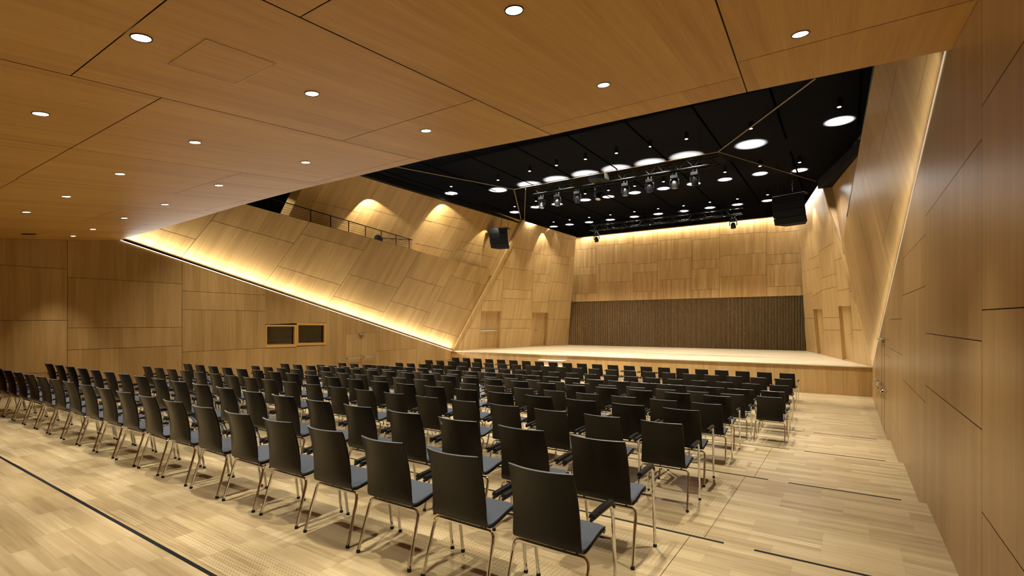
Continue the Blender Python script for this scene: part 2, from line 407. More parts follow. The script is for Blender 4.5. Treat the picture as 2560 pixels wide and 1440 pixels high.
for wi, (q, gq) in enumerate(zip(WIN, [((667, 816.3), (736, 816.3), (736, 860.5), (667, 862)), ((745.5, 813), (810, 813.3), (810, 856.3), (745.5, 857.7))])):
    o2 = [wl.px(p) for p in q]; g2 = [wl.px(p) for p in gq]
    r = thing('window_%d' % (wi+1), None, None); r['kind'] = 'structure'
    bm = BM(); ring = []
    for off in (0.012, -0.14):
        ring.append([bm.verts.new(wl.to3(p, off)) for p in o2]); ring.append([bm.verts.new(wl.to3(p, off)) for p in g2])
    for i in range(4):
        j = (i+1) % 4
        bm.faces.new((ring[0][i], ring[0][j], ring[1][j], ring[1][i])); bm.faces.new((ring[1][i], ring[1][j], ring[3][j], ring[3][i]))
        bm.faces.new((ring[2][i], ring[2][j], ring[0][j], ring[0][i])); bm.faces.new((ring[3][i], ring[3][j], ring[2][j], ring[2][i]))
    bmesh.ops.recalc_face_normals(bm, faces=bm.faces[:])
    new('window_frame', bm, [OAKC], r)
    bm = BM(); vs = [bm.verts.new(wl.to3(p, -0.06)) for p in g2]; ws = [bm.verts.new(wl.to3(p, -0.068)) for p in g2]
    bm.faces.new(vs); bm.faces.new(ws[::-1])
    for i in range(4): bm.faces.new((vs[i], ws[i], ws[(i+1) % 4], vs[(i+1) % 4]))
    bmesh.ops.recalc_face_normals(bm, faces=bm.faces[:]); new('pane', bm, [GLASS], r)
# control booth behind the glass
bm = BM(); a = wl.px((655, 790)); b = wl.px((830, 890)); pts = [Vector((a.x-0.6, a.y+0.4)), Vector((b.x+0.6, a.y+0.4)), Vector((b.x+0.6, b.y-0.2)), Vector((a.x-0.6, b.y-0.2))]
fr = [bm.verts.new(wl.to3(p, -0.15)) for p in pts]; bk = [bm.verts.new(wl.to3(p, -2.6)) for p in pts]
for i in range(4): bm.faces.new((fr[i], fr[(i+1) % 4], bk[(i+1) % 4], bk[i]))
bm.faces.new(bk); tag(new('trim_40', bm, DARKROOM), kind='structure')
bm = BM(); d0, d1 = wl.px((667, 860)), wl.px((810, 854))
pts = [Vector((d0.x-0.3, d0.y+0.10)), Vector((d1.x+0.3, d0.y+0.10))]
f = [wl.to3(pts[0], -0.5), wl.to3(pts[1], -0.5), wl.to3(pts[1], -1.1), wl.to3(pts[0], -1.1)]
vs = [bm.verts.new(p) for p in f]+[bm.verts.new(p-Vector((0, 0, 0.05))) for p in f]
for idx in ((0,1,2,3), (7,6,5,4), (0,4,5,1), (1,5,6,2), (2,6,7,3), (3,7,4,0)): bm.faces.new([vs[i] for i in idx])
bmesh.ops.recalc_face_normals(bm, faces=bm.faces[:])
dk = new('control_desk', bm, WHITEM); tag(dk, 'pale control desk inside the booth behind the two windows in the left wall', 'desk')

def push_bar(wall, p, q, parent, name='push_bar', off=0.09):
    a, b = wall.px(p), wall.px(q); bm = BM()
    tube(bm, [wall.to3(a, off), wall.to3(b, off)], 0.019, 10)
    for c in (a, b):
        e = c+(b-a).normalized()*(0.03 if c is a else -0.03)
        tube(bm, [wall.to3(e, 0.0), wall.to3(e, off)], 0.024, 10)
        tube(bm, [wall.to3(e+Vector((0, 0.05)), 0.012), wall.to3(e-Vector((0, 0.05)), 0.012)], 0.02, 8)
    return new(name, bm, STEEL, parent, True)
dl = thing('door_1', None, None); dl['kind'] = 'structure'
for (a, b, c, d) in (((865, 836), (901.5, 834.5), (901.5, 960), (865, 966)), ((903.5, 834.3), (939, 832.8), (939, 955), (903.5, 960))):
    w2 = Wall(wl.pl, [wl.pl.at(*p) for p in (a, b, c, d)])
    w2.face(w2.out, 0.0, tone=0.5)
    bmx = w2.bm; r = bmesh.ops.extrude_face_region(bmx, geom=bmx.faces[:]); 
    for v in [g for g in r['geom'] if isinstance(g, bmesh.types.BMVert)]: v.co += wl.n*0.006
    bmesh.ops.recalc_face_normals(bmx, faces=bmx.faces[:])
    new('door_leaf', bmx, [OAK], dl)
push_bar(wl, (866, 896.5), (902, 893), dl); push_bar(wl, (905, 892.8), (938.5, 890), dl)
bm = BM(); a, b = wl.px((896, 835.5)), wl.px((909, 835)); tube(bm, [wl.to3(a, 0.05), wl.to3(b, 0.05)], 0.035, 8); new('door_closer', bm, STEEL, dl, True)

# door fittings in the right wall
dr = thing('door_2', None, None); dr['kind'] = 'structure'
for (p, q) in (((2195.5, 956), (2206, 965)), ((2204, 963), (2216, 975))):
    a, b = wr.px(p), wr.px(q); bm = BM()
    y = (a.y+b.y)/2; a = Vector((a.x, y)); b = Vector((b.x, y))
    lo, hi = min(a.x, b.x), max(a.x, b.x)
    def wbox(x0, x1, y0, y1, z0, z1):
        v = [bm.verts.new(wr.to3(Vector((x, yy)), z)) for x in (x0, x1) for yy in (y0, y1) for z in (z0, z1)]
        for f in ((0,1,3,2),(4,6,7,5),(0,4,5,1),(2,3,7,6),(0,2,6,4),(1,5,7,3)): bm.faces.new([v[k_] for k_ in f])
    wbox(lo, hi, y-.022, y+.022, .050, .088); wbox(lo, lo+.05, y-.035, y+.035, .0, .09); wbox(hi-.05, hi, y-.035, y+.035, .0, .09)
    bmesh.ops.recalc_face_normals(bm, faces=bm.faces[:]); bevel_all(bm, .005, 1)
    new('push_bar', bm, CHROME, dr, True)
for u0 in (2204.3, 2211.3):
    bm = BM(); a, b = wr.px((u0, 850)), wr.px((u0, 1066 if u0 < 2208 else 1082)); tube(bm, [wr.to3(a, -0.002), wr.to3(Vector((a.x, b.y)), -0.002)], 0.006, 6); new('door_gap', bm, JOINT, dr)
bm = BM(); a, b = wr.px((2203, 848.5)), wr.px((2212, 848.5)); tube(bm, [wr.to3(a, 0.03), wr.to3(Vector((b.x, a.y)), 0.03)], 0.035, 8); new('door_closer', bm, STEEL, dr, True)

# ------------------------------------------------------------------ wooden ceiling over the rear seats
cp = Plane(M(-10, 0, ceil_z(-10, 0)), M(0, 0, ceil_z(0, 0)), M(0, 10, ceil_z(0, 10)), toward=(-5, 2, 0))
edge_px = [(2379, 124), (1874, 229), (1375, 338), (1100, 391.5), (930, 431.5), (765, 470), (600, 514), (480, 549), (392, 574), (309, 598)]
edge = [cp.at(*p) for p in edge_px]
def on_ceil(x, y): return M(x, y, ceil_z(x, y))
cx0 = wlx(Y0)
outl = [on_ceil(cx0, Y0), on_ceil(1.095, Y0)]+edge+[on_ceil(wlx(8.6), 8.5)]
wc = Wall(cp, outl, grain=(-0.03, 1, 0.12))
def xl(x0, slope=-0.068): return (on_ceil(x0/P, Y0), on_ceil((x0+slope*5)/P, Y0+5/P*1.0))
def yl(y, x0, x1): return (on_ceil(x0/P, y/P), on_ceil(x1/P, y/P))
xs = [-0.42, -2.36, -4.10, -6.06, -7.88, -9.75, -11.6, -13.4]
sl = -0.066
cl = [(on_ceil(x/P, 0), on_ceil((x+sl*5)/P, 5/P), 0.012) for x in xs]
rows = {0: [1.9, 4.07], 1: [0.4, 1.62, 4.42], 2: [1.11, 3.31], 3: [1.64, 4.38], 4: [1.64, 3.33], 5: [1.65, 4.4], 6: [1.1, 3.3], 7: [1.65, 4.4], 8: [1.1, 3.3]}
wc.gap = 0.01
for i in range(len(cl)+1):
    base = list(wc.out)
    def hx(line, side):
        a, b = wc.to2(line[0]), wc.to2(line[1]); d = (b-a).normalized(); n = Vector((-d.y, d.x))
        t = wc.to2(line[0]+Vector((side, 0, 0)))
        if (t-a).dot(n) < 0: n = -n
        return a+n*0.005, n
    if i > 0: base = clip(base, *hx(cl[i-1], -1))
    if i < len(cl): base = clip(base, *hx(cl[i], 1))
    ysr = [-9]+rows[i]+[20]
    for y0, y1 in zip(ysr, ysr[1:]):
        c = list(base)
        for yy, sg in ((y0, 1), (y1, -1)):
            a = wc.to2(on_ceil(-5, yy/P)); t = wc.to2(on_ceil(-5, yy/P+sg)); n = (t-a).normalized(); c = clip(c, a+n*0.004, n)
        wc.face(c, tone=random.uniform(0.35, 0.65))
wc.gap = 0.01
wc.backing(0.22); o_ = new('ceiling', wc.bm, [OAKC, principled('brown_joint', (0.09, 0.038, 0.014), 0.8)]); o_['kind'] = 'structure'
# access hatch with its thin metal frame
hq = [(516, 97), (420, 160), (587, 210), (690, 159)]
h2 = [wc.px(p) for p in hq]; ctr = sum(h2, Vector((0, 0)))/4
h = thing('ceiling_hatch', 'square access hatch with thin metal frame flush in the wooden ceiling', 'hatch')
bm = BM()
for i in range(4):
    a, b = h2[i], h2[(i+1) % 4]; ai, bi = a+(ctr-a)*0.018, b+(ctr-b)*0.018
    lo = [bm.verts.new(wc.to3(p, 0.003)) for p in (a, b, bi, ai)]; up = [bm.verts.new(wc.to3(p, 0.0)) for p in (a, b, bi, ai)]
    bm.faces.new(lo); bm.faces.new(up[::-1])
    for j in range(4): bm.faces.new((lo[j], up[j], up[(j+1) % 4], lo[(j+1) % 4]))
bmesh.ops.recalc_face_normals(bm, faces=bm.faces[:]); new('frame', bm, STEEL, h)
w2 = Wall(cp, [wc.to3(p+(ctr-p)*0.02) for p in h2], grain=(-0.03, 1, 0.12)); w2.face(w2.out, 0.002, tone=0.62)
new('cover', w2.bm, [OAKC], h)
# round loudspeaker grille near the left wall
sp_ = wc.px((72, 585)); 
bm = BM(); lathe(bm, [(0.0, -0.012), (0.11, -0.012), (0.125, -0.004), (0.125, 0.0)], 28)
g = new('ceiling_loudspeaker', bm, BLACKM); tag(g, 'round black loudspeaker grille in the wooden ceiling by the left wall', 'loudspeaker')
qn = cp.n.to_track_quat('-Z', 'Y'); g.rotation_mode = 'QUATERNION'; g.rotation_quaternion = qn; g.location = wc.to3(sp_, 0.001)

# downlights of the wooden ceiling
ORD = ['first', 'second', 'third', 'fourth', 'fifth', 'sixth', 'seventh', 'eighth', 'ninth', 'tenth', 'eleventh', 'twelfth', 'thirteenth',
       'fourteenth', 'fifteenth', 'sixteenth', 'seventeenth', 'eighteenth', 'nineteenth', 'twentieth', 'twenty-first', 'twenty-second']
def downlight(label, loc, quat, group, r=0.052):
    t = thing('ceiling_downlight', label, 'downlight', loc, 0, group); t.rotation_mode = 'QUATERNION'; t.rotation_quaternion = quat
    if 'dlm' not in MC:
        bm = BM(); annulus(bm, [(r*0.90, -0.003), (r*1.02, -0.005), (r*1.05, 0.0), (r*1.05, 0.003), (r*0.90, 0.003)], 28)
        a = new('rim', bm, BLACKM, t, True)
        bm = BM(); lathe(bm, [(0.0, -0.002), (r*0.90, -0.002), (r*0.90, 0.002), (0.0, 0.002)], 28); b = new('lens', bm, LAMP, t)
        MC['dlm'] = (a, b)
    else:
        for s_ in MC['dlm']:
            c = s_.copy(); c.parent = t; COL.objects.link(c)
    return t
MC = {}
lines = {'line nearest its front edge': [(2001, 85), (1509, 212), (1065, 326.5), (764, 405.5), (547.5, 463), (412.5, 511), (311, 545), (232, 573), (183, 590)],
         'middle line': [(1285, 25), (780, 233.5), (487.5, 355.5), (300, 434.5), (166, 491), (66, 530)],
         'line nearest the camera': [(353, 94), (101.5, 284)]}
for ln, pts in lines.items():
    for i, p in enumerate(pts):
        loc = wc.to3(wc.px(p), 0.001)
        downlight('round downlight in the wooden ceiling, %s from right, %s' % (ORD[i], ln), loc, qn, 'downlights in the wooden ceiling')
        spot('downlight_beam', loc+cp.n*0.02, loc+Vector((0, 0, -1)), E_WOOD, 64, 0.8, NEUT, 0.03)
# lamps of the same grid just outside the picture
for x, y in ((-1.5, 1.19), (-7.0, 1.19), (-8.9, 1.19), (-10.8, 1.19), (-1.5, -0.6), (-5.1, -0.6), (-8.9, -0.6)):
    loc = on_ceil(x/P, y/P)+cp.n*0.02
    spot('downlight_beam', loc, loc+Vector((0, 0, -1)), E_WOOD, 64, 0.8, NEUT, 0.03)

# ------------------------------------------------------------------ balcony wedges
c5 = crop(200, 540, 2.3273)
def wedge_top(pl, pts): return [pl.at(*p) for p in pts]
pbl = Plane(T_L, C_L, A_L)
topL = [(1232, 678), (1100, 643), (900, 588), (735, 544), (600, 507), (470, 470)]
cut = pbl.at(250, 500)
wbl = Wall(pbl, [T_L, A_L]+[pbl.at(*p) for p in topL[1:]]+[pbl.at(300, 470), pbl.at(250, 577)], grain=(A_L-T_L))
wbl.cells([(c5(590, 240), c5(785, 0)), (c5(1067, 400), c5(1330, 45)), (c5(1440, 520), c5(1690, 140)), (c5(1730, 622), c5(1980, 215)), (c5(1957, 710), c5(2200, 270))],
    {0: [(c5(465, 75), c5(670, 135))], 1: [(c5(765, 25), c5(1240, 158))], 2: [(c5(1285, 103), c5(1640, 198)), (c5(1150, 290), c5(1510, 400))],
     3: [(c5(1560, 337), c5(1850, 420)), (c5(1480, 467), c5(1765, 558))], 4: [(c5(1905, 355), c5(2110, 415)), (c5(1805, 493), c5(2025, 560))],
     5: [(c5(2160, 348), c5(2350, 402)), (c5(2080, 492), c5(2275, 552)), (c5(1995, 637), c5(2195, 700))]}, gap=0.012)
wbl.backing(0.10); wbl.build('wall_balcony_left', OAK)
pbr = Plane(T_R, C_R, A_R)
B_R = pbr.at(2187, 165)
wbr = Wall(pbr, [T_R, C_R, pbr.at(2372, 98), pbr.at(2196, 112), B_R, pbr.at(2150, 360), A_R], grain=(A_R-T_R)*0.6+Vector((0, 0, 2.2)))
wbr.face(wbr.out, 0, tone=0.5)
c3 = crop(1900, 100, 1.6)
for a, b in (((550, 97), (478, 465)), ((670, 60), (630, 237)), ((445, 400), (408, 590)), ((420, 330), (452, 400)), ((537, 630), (490, 812)), ((457, 765), (430, 892)), ((515, 920), (480, 1052)), ((455, 1150), (440, 1200)), ((452, 975), (432, 1050)), ((402, 815), (388, 885)), ((468, 450), (490, 520))):
    wbr.groove(c3(*a), c3(*b), 0.006)
wbr.backing(0.12); wbr.build('wall_balcony_right', OAK)

# LED lines under the wedges
LEDD = principled('led_diffuser_dim', (0.8, 0.7, 0.5), 0.5, emit=(1.0, 0.84, 0.6), es=0.4)
def led(name, label, a, b, n, inward, power, mat=None):
    a, b = Vector(a), Vector(b); d = (b-a).normalized(); bm = BM(); up = n.cross(d)
    m = Matrix((d, up.normalized(), n)).transposed().to_4x4(); m.translation = a
    box(bm, (0, -0.006, 0.0), ((b-a).length, 0.006, 0.01), 0, m)
    o = new(name, bm, mat or LEDM); tag(o, label, 'light strip')
    strip_light('led_strip_beam', a+n*0.15+d*0.15, b+n*0.15-d*0.15, inward, power, 0.08)
dL = (A_L-T_L).normalized(); dR = (A_R-T_R).normalized()
led('led_strip', 'glowing warm light line along the foot of the left balcony front', T_L+(C_L-T_L)*0.004, C_L+(C_L-T_L)*0.02, wl.n, (wbl.U if wbl.U.dot(dL) > 0 else -wbl.U)*0.0+wbl.V+wl.n*0.25, E_LED)
led('led_strip', 'thin glowing warm light line between the right balcony front and the right wall', T_R+(C_R-T_R)*0.004, C_R, wr.n, wbr.n.cross((C_R-T_R).normalized()) if wbr.n.cross((C_R-T_R).normalized()).z > 0 else -wbr.n.cross((C_R-T_R).normalized()), E_LED*0.12, LEDD)

# ------------------------------------------------------------------ upper walls behind the balconies
UL = [A_L+Vector((0.02, 0, -0.3)), Q_L, M(-24.95, 17.5, 9.5), M(-29.7, 17.5, 4.4)]       # bottom/top at the stage, top/bottom at the far end
def ul_at(s_, t_): return (UL[0]*(1-t_)+UL[1]*t_)*(1-s_)+(UL[3]*(1-t_)+UL[2]*t_)*s_
class Warp:
    """the same ray-to-surface helper on the gently twisted upper wall"""
    def at(self, u, v):
        s_, t_ = 0.5, 0.5
        for _ in range(40):
            def pj(s_, t_):
                p = ul_at(s_, t_)-Vector((0, 0, CAMZ)); d = p.y*ca-p.x*sa; return 1280+FPX*(p.x*ca+p.y*sa)/d, HOR-FPX*p.z/d
            a = pj(s_, t_); e = 1e-4; b = pj(s_+e, t_); c = pj(s_, t_+e)
            j11, j21, j12, j22 = (b[0]-a[0])/e, (b[1]-a[1])/e, (c[0]-a[0])/e, (c[1]-a[1])/e; det = j11*j22-j12*j21
            du, dv = u-a[0], v-a[1]; s_ += 0.7*(du*j22-dv*j12)/det; t_ += 0.7*(dv*j11-du*j21)/det
            s_ = min(max(s_, -0.2), 1.2); t_ = min(max(t_, -0.5), 1.1)
        self.s, self.t = s_, t_; return ul_at(s_, t_)
    def normal(self):
        n = (ul_at(self.s+0.01, self.t)-ul_at(self.s, self.t)).cross(ul_at(self.s, self.t+0.01)-ul_at(self.s, self.t)).normalized()
        return n if n.x > 0 else -n
warp = Warp(); bm = BM(); uvl = bm.loops.layers.uv.new('UVMap'); tl_ = bm.faces.layers.float.new('tone'); NG = 16
def ulp(i, j, off): 
    warp.s, warp.t = i/NG, j/NG; return ul_at(i/NG, j/NG)+warp.normal()*off
for off, mi in ((0, 0), (-0.30, 1)):
    g_ = [[bm.verts.new(ulp(i, j, off)) for j in range(NG+1)] for i in range(NG+1)]
    for i in range(NG):
        for j in range(NG):
            f = bm.faces.new((g_[i][j], g_[i+1][j], g_[i+1][j+1], g_[i][j+1])); f.material_index = mi; f[tl_] = 0.35
            for l, (a, b) in zip(f.loops, ((i, j), (i+1, j), (i+1, j+1), (i, j+1))): l[uvl].uv = (a/NG*12.9, b/NG*3.6)
wul_bm = bm
c4 = crop(600, 420, 3.5556)
for a, b in (((1280, 90), (1000, 500)), ((1735, 245), (1490, 640)), ((2100, 375), (1850, 810)), ((2360, 440), (2240, 640)), ((640, 290), (1065, 400)), ((1105, 352), (1400, 432)), ((1640, 460), (2005, 555)), ((1920, 720), (2290, 805)), ((1560, 670), (1890, 742)), ((1650, 268), (1725, 285)), ((1780, 420), (2060, 470)), ((1620, 460), (1700, 480)), ((900, 485), (1010, 495)), ((1960, 650), (2180, 700))):
    a, b = c4(*a), c4(*b); N_ = 8; prev = None
    for k_ in range(N_+1):
        u, v = a[0]+(b[0]-a[0])*k_/N_, a[1]+(b[1]-a[1])*k_/N_; p = warp.at(u, v); n = warp.normal(); p = p+n*0.002
        if k_ == 0: d = warp.at(u+(b[0]-a[0])/N_, v+(b[1]-a[1])/N_)-p; w_ = d.cross(n).normalized()*0.006
        cur = (bm.verts.new(p+w_), bm.verts.new(p-w_))
        if prev: f = bm.faces.new((prev[0], cur[0], cur[1], prev[1])); f.material_index = 1
        prev = cur
o = new('wall_upper_left', bm, [OAK, JOINT]); o['kind'] = 'structure'
# pale reveal at the end of that wall and the dark foyer beyond
a, b = UL[2], UL[3]; warp.s, warp.t = 1.0, 0.5; n_ = warp.normal(); bm = BM()
q = [a, b, b-n_*0.22+Vector((-0.05, -0.17, 0)), a-n_*0.22+Vector((-0.05, -0.17, 0))]
q2 = [p+Vector((0.0, 0.1, 0)) for p in q]
vs = [bm.verts.new(p) for p in q]+[bm.verts.new(p) for p in q2]
for idx in ((0,1,2,3), (7,6,5,4), (0,4,5,1), (1,5,6,2), (2,6,7,3), (3,7,4,0)): bm.faces.new([vs[i] for i in idx])
bmesh.ops.recalc_face_normals(bm, faces=bm.faces[:]); tag(new('trim_41', bm, OAKS), kind='structure')
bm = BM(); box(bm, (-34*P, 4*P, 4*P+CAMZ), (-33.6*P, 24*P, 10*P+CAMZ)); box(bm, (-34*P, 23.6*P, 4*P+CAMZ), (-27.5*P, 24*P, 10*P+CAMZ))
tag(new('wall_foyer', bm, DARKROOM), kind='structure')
m_ = (UL[2]+UL[3])/2; spot('foyer_beam', m_+Vector((-0.3, -1.5, 0.9)), m_+Vector((-0.1, -0.1, -0.6)), 160, 50, 0.4, NEUT, 0.03)
fp = Plane(M(-30, 22, 5), M(-26, 22, 5), M(-30, 22, 8)); bm = BM(); c = fp.at(746, 511); box(bm, c-Vector((0.10, 0.02, 0.10)), c+Vector((0.10, 0.02, 0.10)))
tag(new('exit_sign', bm, SIGNB), 'small lit pale blue exit sign in the dark foyer above the left balcony', 'sign')
# right upper wall
Q2_R = M(-0.876, 38.9, 9.5); ur = Plane(A_R, Q2_R, M(0.9, 30.0, 9.5))
U1 = M(2.6, 24.0, 9.5)
wur = Wall(ur, [A_R+Vector((0, 0, -0.3)), Q2_R, ur.at(2144, 347), ur.at(2182, 300), ur.at(2182, 620)], grain=(0, 0.3, 1))
wur.face(wur.out, 0, tone=0.3)
for a, b in (((395, 390), (300, 545)), ((388, 470), (340, 600)), ((320, 560), (385, 430))): wur.groove(c3(*a), c3(*b), 0.008)
wur.backing(0.3); wur.build('wall_upper_right', OAK)
# portal returns beside the stage opening
def slab(name, pts, push, mat=OAKS):
    bm = BM(); uvl = bm.loops.layers.uv.new('UVMap'); a = [bm.verts.new(p) for p in pts]; b = [bm.verts.new(p+push) for p in pts]; n = len(a)
    bm.faces.new(a); bm.faces.new(b[::-1])
    for i in range(n): bm.faces.new((a[i], b[i], b[(i+1) % n], a[(i+1) % n]))
    bmesh.ops.recalc_face_normals(bm, faces=bm.faces[:])
    for f in bm.faces:
        for l in f.loops: l[uvl].uv = (l.vert.co.x+l.vert.co.y, l.vert.co.z)
    o = new(name, bm, mat); o['kind'] = 'structure'; return o
Q2_R = M(-0.876, 38.9, 9.5)
slab('trim_45', [T_R, A_R, Q2_R, Q_R], Vector((0.1, 0.35, 0)))
slab('trim_46', [T_L+Vector((-0.02, -0.02, 0)), A_L+Vector((0, -0.02, 0)), Q_L+Vector((0, -0.02, 0)), Q_L+Vector((0.16, -0.02, 0)), A_L+Vector((0.15, -0.02, 0)), T_L+Vector((0.05, -0.02, 0))], Vector((0, 0.25, 0)))

# ------------------------------------------------------------------ stage
bm = BM(); poly = [M(-28.4, 32.78, -2.25), M(1.4, 32.78, -2.25), M(1.4, 33.5, -2.25), M(-2.5, 50.5, -2.25), M(-26.0, 50.5, -2.25), M(-28.6, 33.5, -2.25)]
top = [bm.verts.new(p) for p in poly]; bot = [bm.verts.new(Vector((p.x, p.y, 0.0))) for p in poly]
bm.faces.new(top).material_index = 0
for i in range(len(top)): bm.faces.new((top[i], bot[i], bot[(i+1) % len(top)], top[(i+1) % len(top)])).material_index = 1
bmesh.ops.recalc_face_normals(bm, faces=bm.faces[:]); st = new('stage', bm, [STAGEF, JOINT]); tag(st, kind='structure')
fp = Plane(M(-10, 32.72, -3), M(0, 32.72, -3), M(0, 32.72, 0))
wf = Wall(fp, [M(-28.1, 32.72, -3.84), M(-28.1, 32.72, -2.33), M(1.09, 32.72, -2.33), M(1.09, 32.72, -3.84)])
wf.cells([V(1209), V(1395)[:2], V(1600), V(1760), V(1935), V(2108)], {}, gap=0.006); wf.backing(0.02, 0.008); wf.build('wall_stage_front', OAKS)
bm = BM(); box(bm, M(-28.1, 32.66, -2.31), M(1.09, 32.80, -2.245)); tag(new('trim_42', bm, STAGEF), kind='structure')

# stage rear wall: veneer above, upright slats below
rp = Plane(M(-20, 49.4, 0), M(-5, 49.4, 0), M(-5, 49.4, 5))
b0, b1 = rp.at(1431, 754), rp.at(2007, 739.3); zb = (b0.z+b1.z)/2
out = [Vector((K_L.x-0.2, 49.4*P, zb)), Vector((K_LT.x-0.2, 49.4*P, K_LT.z)), Vector((K_RT.x+0.2, 49.4*P, K_LT.z)), Vector((K_R.x+0.5, 49.4*P, zb))]
wk = Wall(rp, out)
r3 = crop(1400, 580, 3.8788)
vv = lambda x: (r3(x, 0), r3(x, 600))
wk.cells([vv(352), vv(709), vv(945), vv(1277), vv(1547), vv(2005)],
  {0: [(r3(145, 172), r3(352, 158)), (r3(135, 348), r3(352, 338)), (r3(130, 425), r3(352, 412)), (r3(120, 600), r3(352, 592))],
   1: [(r3(352, 138), r3(709, 107)), (r3(352, 314), r3(709, 292)), (r3(352, 492), r3(709, 478))],
   2: [(r3(709, 130), r3(945, 110)), (r3(709, 312), r3(945, 297)), (r3(709, 397), r3(945, 382)), (r3(709, 580), r3(945, 572))],
   3: [(r3(945, 87), r3(1277, 57)), (r3(945, 275), r3(1277, 252)), (r3(945, 467), r3(1277, 450))],
   4: [(r3(1277, 80), r3(1547, 57)), (r3(1277, 276), r3(1547, 260)), (r3(1277, 362), r3(1547, 350)), (r3(1277, 563), r3(1547, 552))],
   5: [(r3(1547, 30), r3(2005, 0)), (r3(1547, 235), r3(2005, 198)), (r3(1547, 437), r3(2005, 413))],
   6: [(r3(2005, 12), r3(2315, -15)), (r3(2005, 222), r3(2320, 203)), (r3(2005, 318), r3(2330, 298)), (r3(2005, 530), r3(2345, 520))]}, gap=0.012, lo=0.15, hi=0.85)
wk.backing(0.12); wk.build('wall_back', OAKB)
bm = BM(); x = K_L.x-0.05; y = 49.5*P; zt = zb+0.02; z0 = M(0, 0, -2.25).z; uvl = bm.loops.layers.uv.new('UVMap')
while x < K_R.x+0.15:
    box(bm, (x, y-0.030, z0), (x+0.022, y, zt), 0); x += 0.070
box(bm, (K_L.x-0.3, y+0.02, z0), (K_R.x+0.5, y+0.06, zt), 1)
for f in bm.faces:
    for l in f.loops: l[uvl].uv = (l.vert.co.x*3.1, l.vert.co.z)
tag(new('wall_back_slats', bm, [OAK, BLACK]), kind='structure')

# stage side walls with recessed doors
def niche(wall, quad, depth, name, door_bits):
    q2 = [wall.px(p) for p in quad]; d = thing(name, None, None); d['kind'] = 'structure'
    bm = BM(); fr = [bm.verts.new(wall.to3(p, 0.0)) for p in q2]; bk = [bm.verts.new(wall.to3(p, -depth)) for p in q2]
    for i in range(4): bm.faces.new((fr[i], fr[(i+1) % 4], bk[(i+1) % 4], bk[i]))
    uvl = bm.loops.layers.uv.new('UVMap')
    for f in bm.faces:
        for l in f.loops: l[uvl].uv = (l.vert.co.x+l.vert.co.y, l.vert.co.z)
    bmesh.ops.recalc_face_normals(bm, faces=bm.faces[:]); new('door_frame', bm, [OAKS], d)
    w2 = Wall(wall.pl, [wall.to3(p) for p in q2]); w2.o = w2.o.copy()
    w2.face(w2.out, -depth+0.01, tone=0.5); new('door_leaf', w2.bm, [OAKS], d)
    for (kind, p, q) in door_bits:
        bm = BM(); a, b = wall.px(p), wall.px(q)
        if kind == 'bar':
            tube(bm, [wall.to3(a, -depth+0.09), wall.to3(b, -depth+0.09)], 0.02, 8)
            for c in (a, (a+b)/2, b): tube(bm, [wall.to3(c, -depth+0.01), wall.to3(c, -depth+0.09)], 0.028, 8)
            new('push_bar', bm, STEEL, d, True)
        elif kind == 'handle':
            tube(bm, fillet([wall.to3(a, -depth+0.01), wall.to3(a, -depth+0.06), wall.to3(b, -depth+0.06)], 0.02), 0.012, 8)
            new('door_handle', bm, STEEL, d, True)
        elif kind == 'plate':
            dd = (b-a).normalized()*0.0; tube(bm, [wall.to3(a, -depth+0.012), wall.to3(b, -depth+0.012)], 0.018, 6); new('lock_plate', bm, STEEL, d, True)
        elif kind == 'seam':
            tube(bm, [wall.to3(a, -depth+0.01), wall.to3(b, -depth+0.01)], 0.005, 4); new('door_gap', bm, JOINT, d)
    return d
c6 = crop(1080, 520, 3.6)
psl = Plane(T_L, K_L, Q_L, toward=(-8, 24, 3))
wsl = Wall(psl, [T_L, Q_L, psl.at(1440, 592), psl.at(1424, 863)], grain=(0, 0, 1))
wsl.out[3] = wsl.to2(K_L)
A_, B_, C_, D_ = (c6(475, 560), c6(415, 1270)), (c6(655, 440), c6(608, 1260)), (c6(925, 150), c6(888, 1245)), (c6(1085, 200), c6(1032, 1240))
wsl.cells([A_, B_, C_, D_],
  {0: [(c6(290, 1082), c6(425, 1082))],
   1: [(c6(530, 640), c6(645, 648)), (c6(425, 832), c6(632, 835)), (c6(432, 928), c6(626, 930), 0.0)],
   2: [(c6(770, 178), c6(922, 208)), (c6(690, 350), c6(915, 385)), (c6(585, 530), c6(905, 565)), (c6(650, 728), c6(900, 745)), (c6(645, 812), c6(895, 822)), (c6(635, 1000), c6(890, 1002)), (c6(625, 1082), c6(888, 1082))],
   3: [(c6(925, 230), c6(1083, 262)), (c6(920, 408), c6(1078, 432)), (c6(915, 590), c6(1065, 602)), (c6(912, 662), c6(1065, 680)), (c6(900, 845), c6(1060, 850)), (c6(895, 940), c6(1047, 942), 0.0)],
   4: [(c6(1085, 245), c6(1280, 292)), (c6(1083, 418), c6(1275, 450)), (c6(1072, 490), c6(1275, 520)), (c6(1068, 662), c6(1262, 683)), (c6(1062, 832), c6(1255, 840)), (c6(1048, 1002), c6(1250, 1005))]},
  gap=0.012, skip={(1, 3), (3, 6)})
wsl.build('wall_stage_left', OAKS)
niche(wsl, [c6(432, 928), c6(627, 930), c6(609, 1262), c6(415, 1272)], 0.22, 'door_3',
      [('bar', c6(432, 1110), c6(600, 1106)), ('seam', c6(515, 935), c6(512, 1266)), ('plate', c6(500, 941), c6(530, 941))])
niche(wsl, [c6(895, 940), c6(1047, 942), c6(1032, 1240), c6(888, 1250)], 0.22, 'door_4',
      [('handle', c6(955, 1108), c6(966, 1107)), ('plate', c6(960, 1095), c6(960, 1118))])
c7 = crop(1950, 440, 2.5725)
psr = Plane(T_R, K_R, Q_R, toward=(-8, 24, 3))
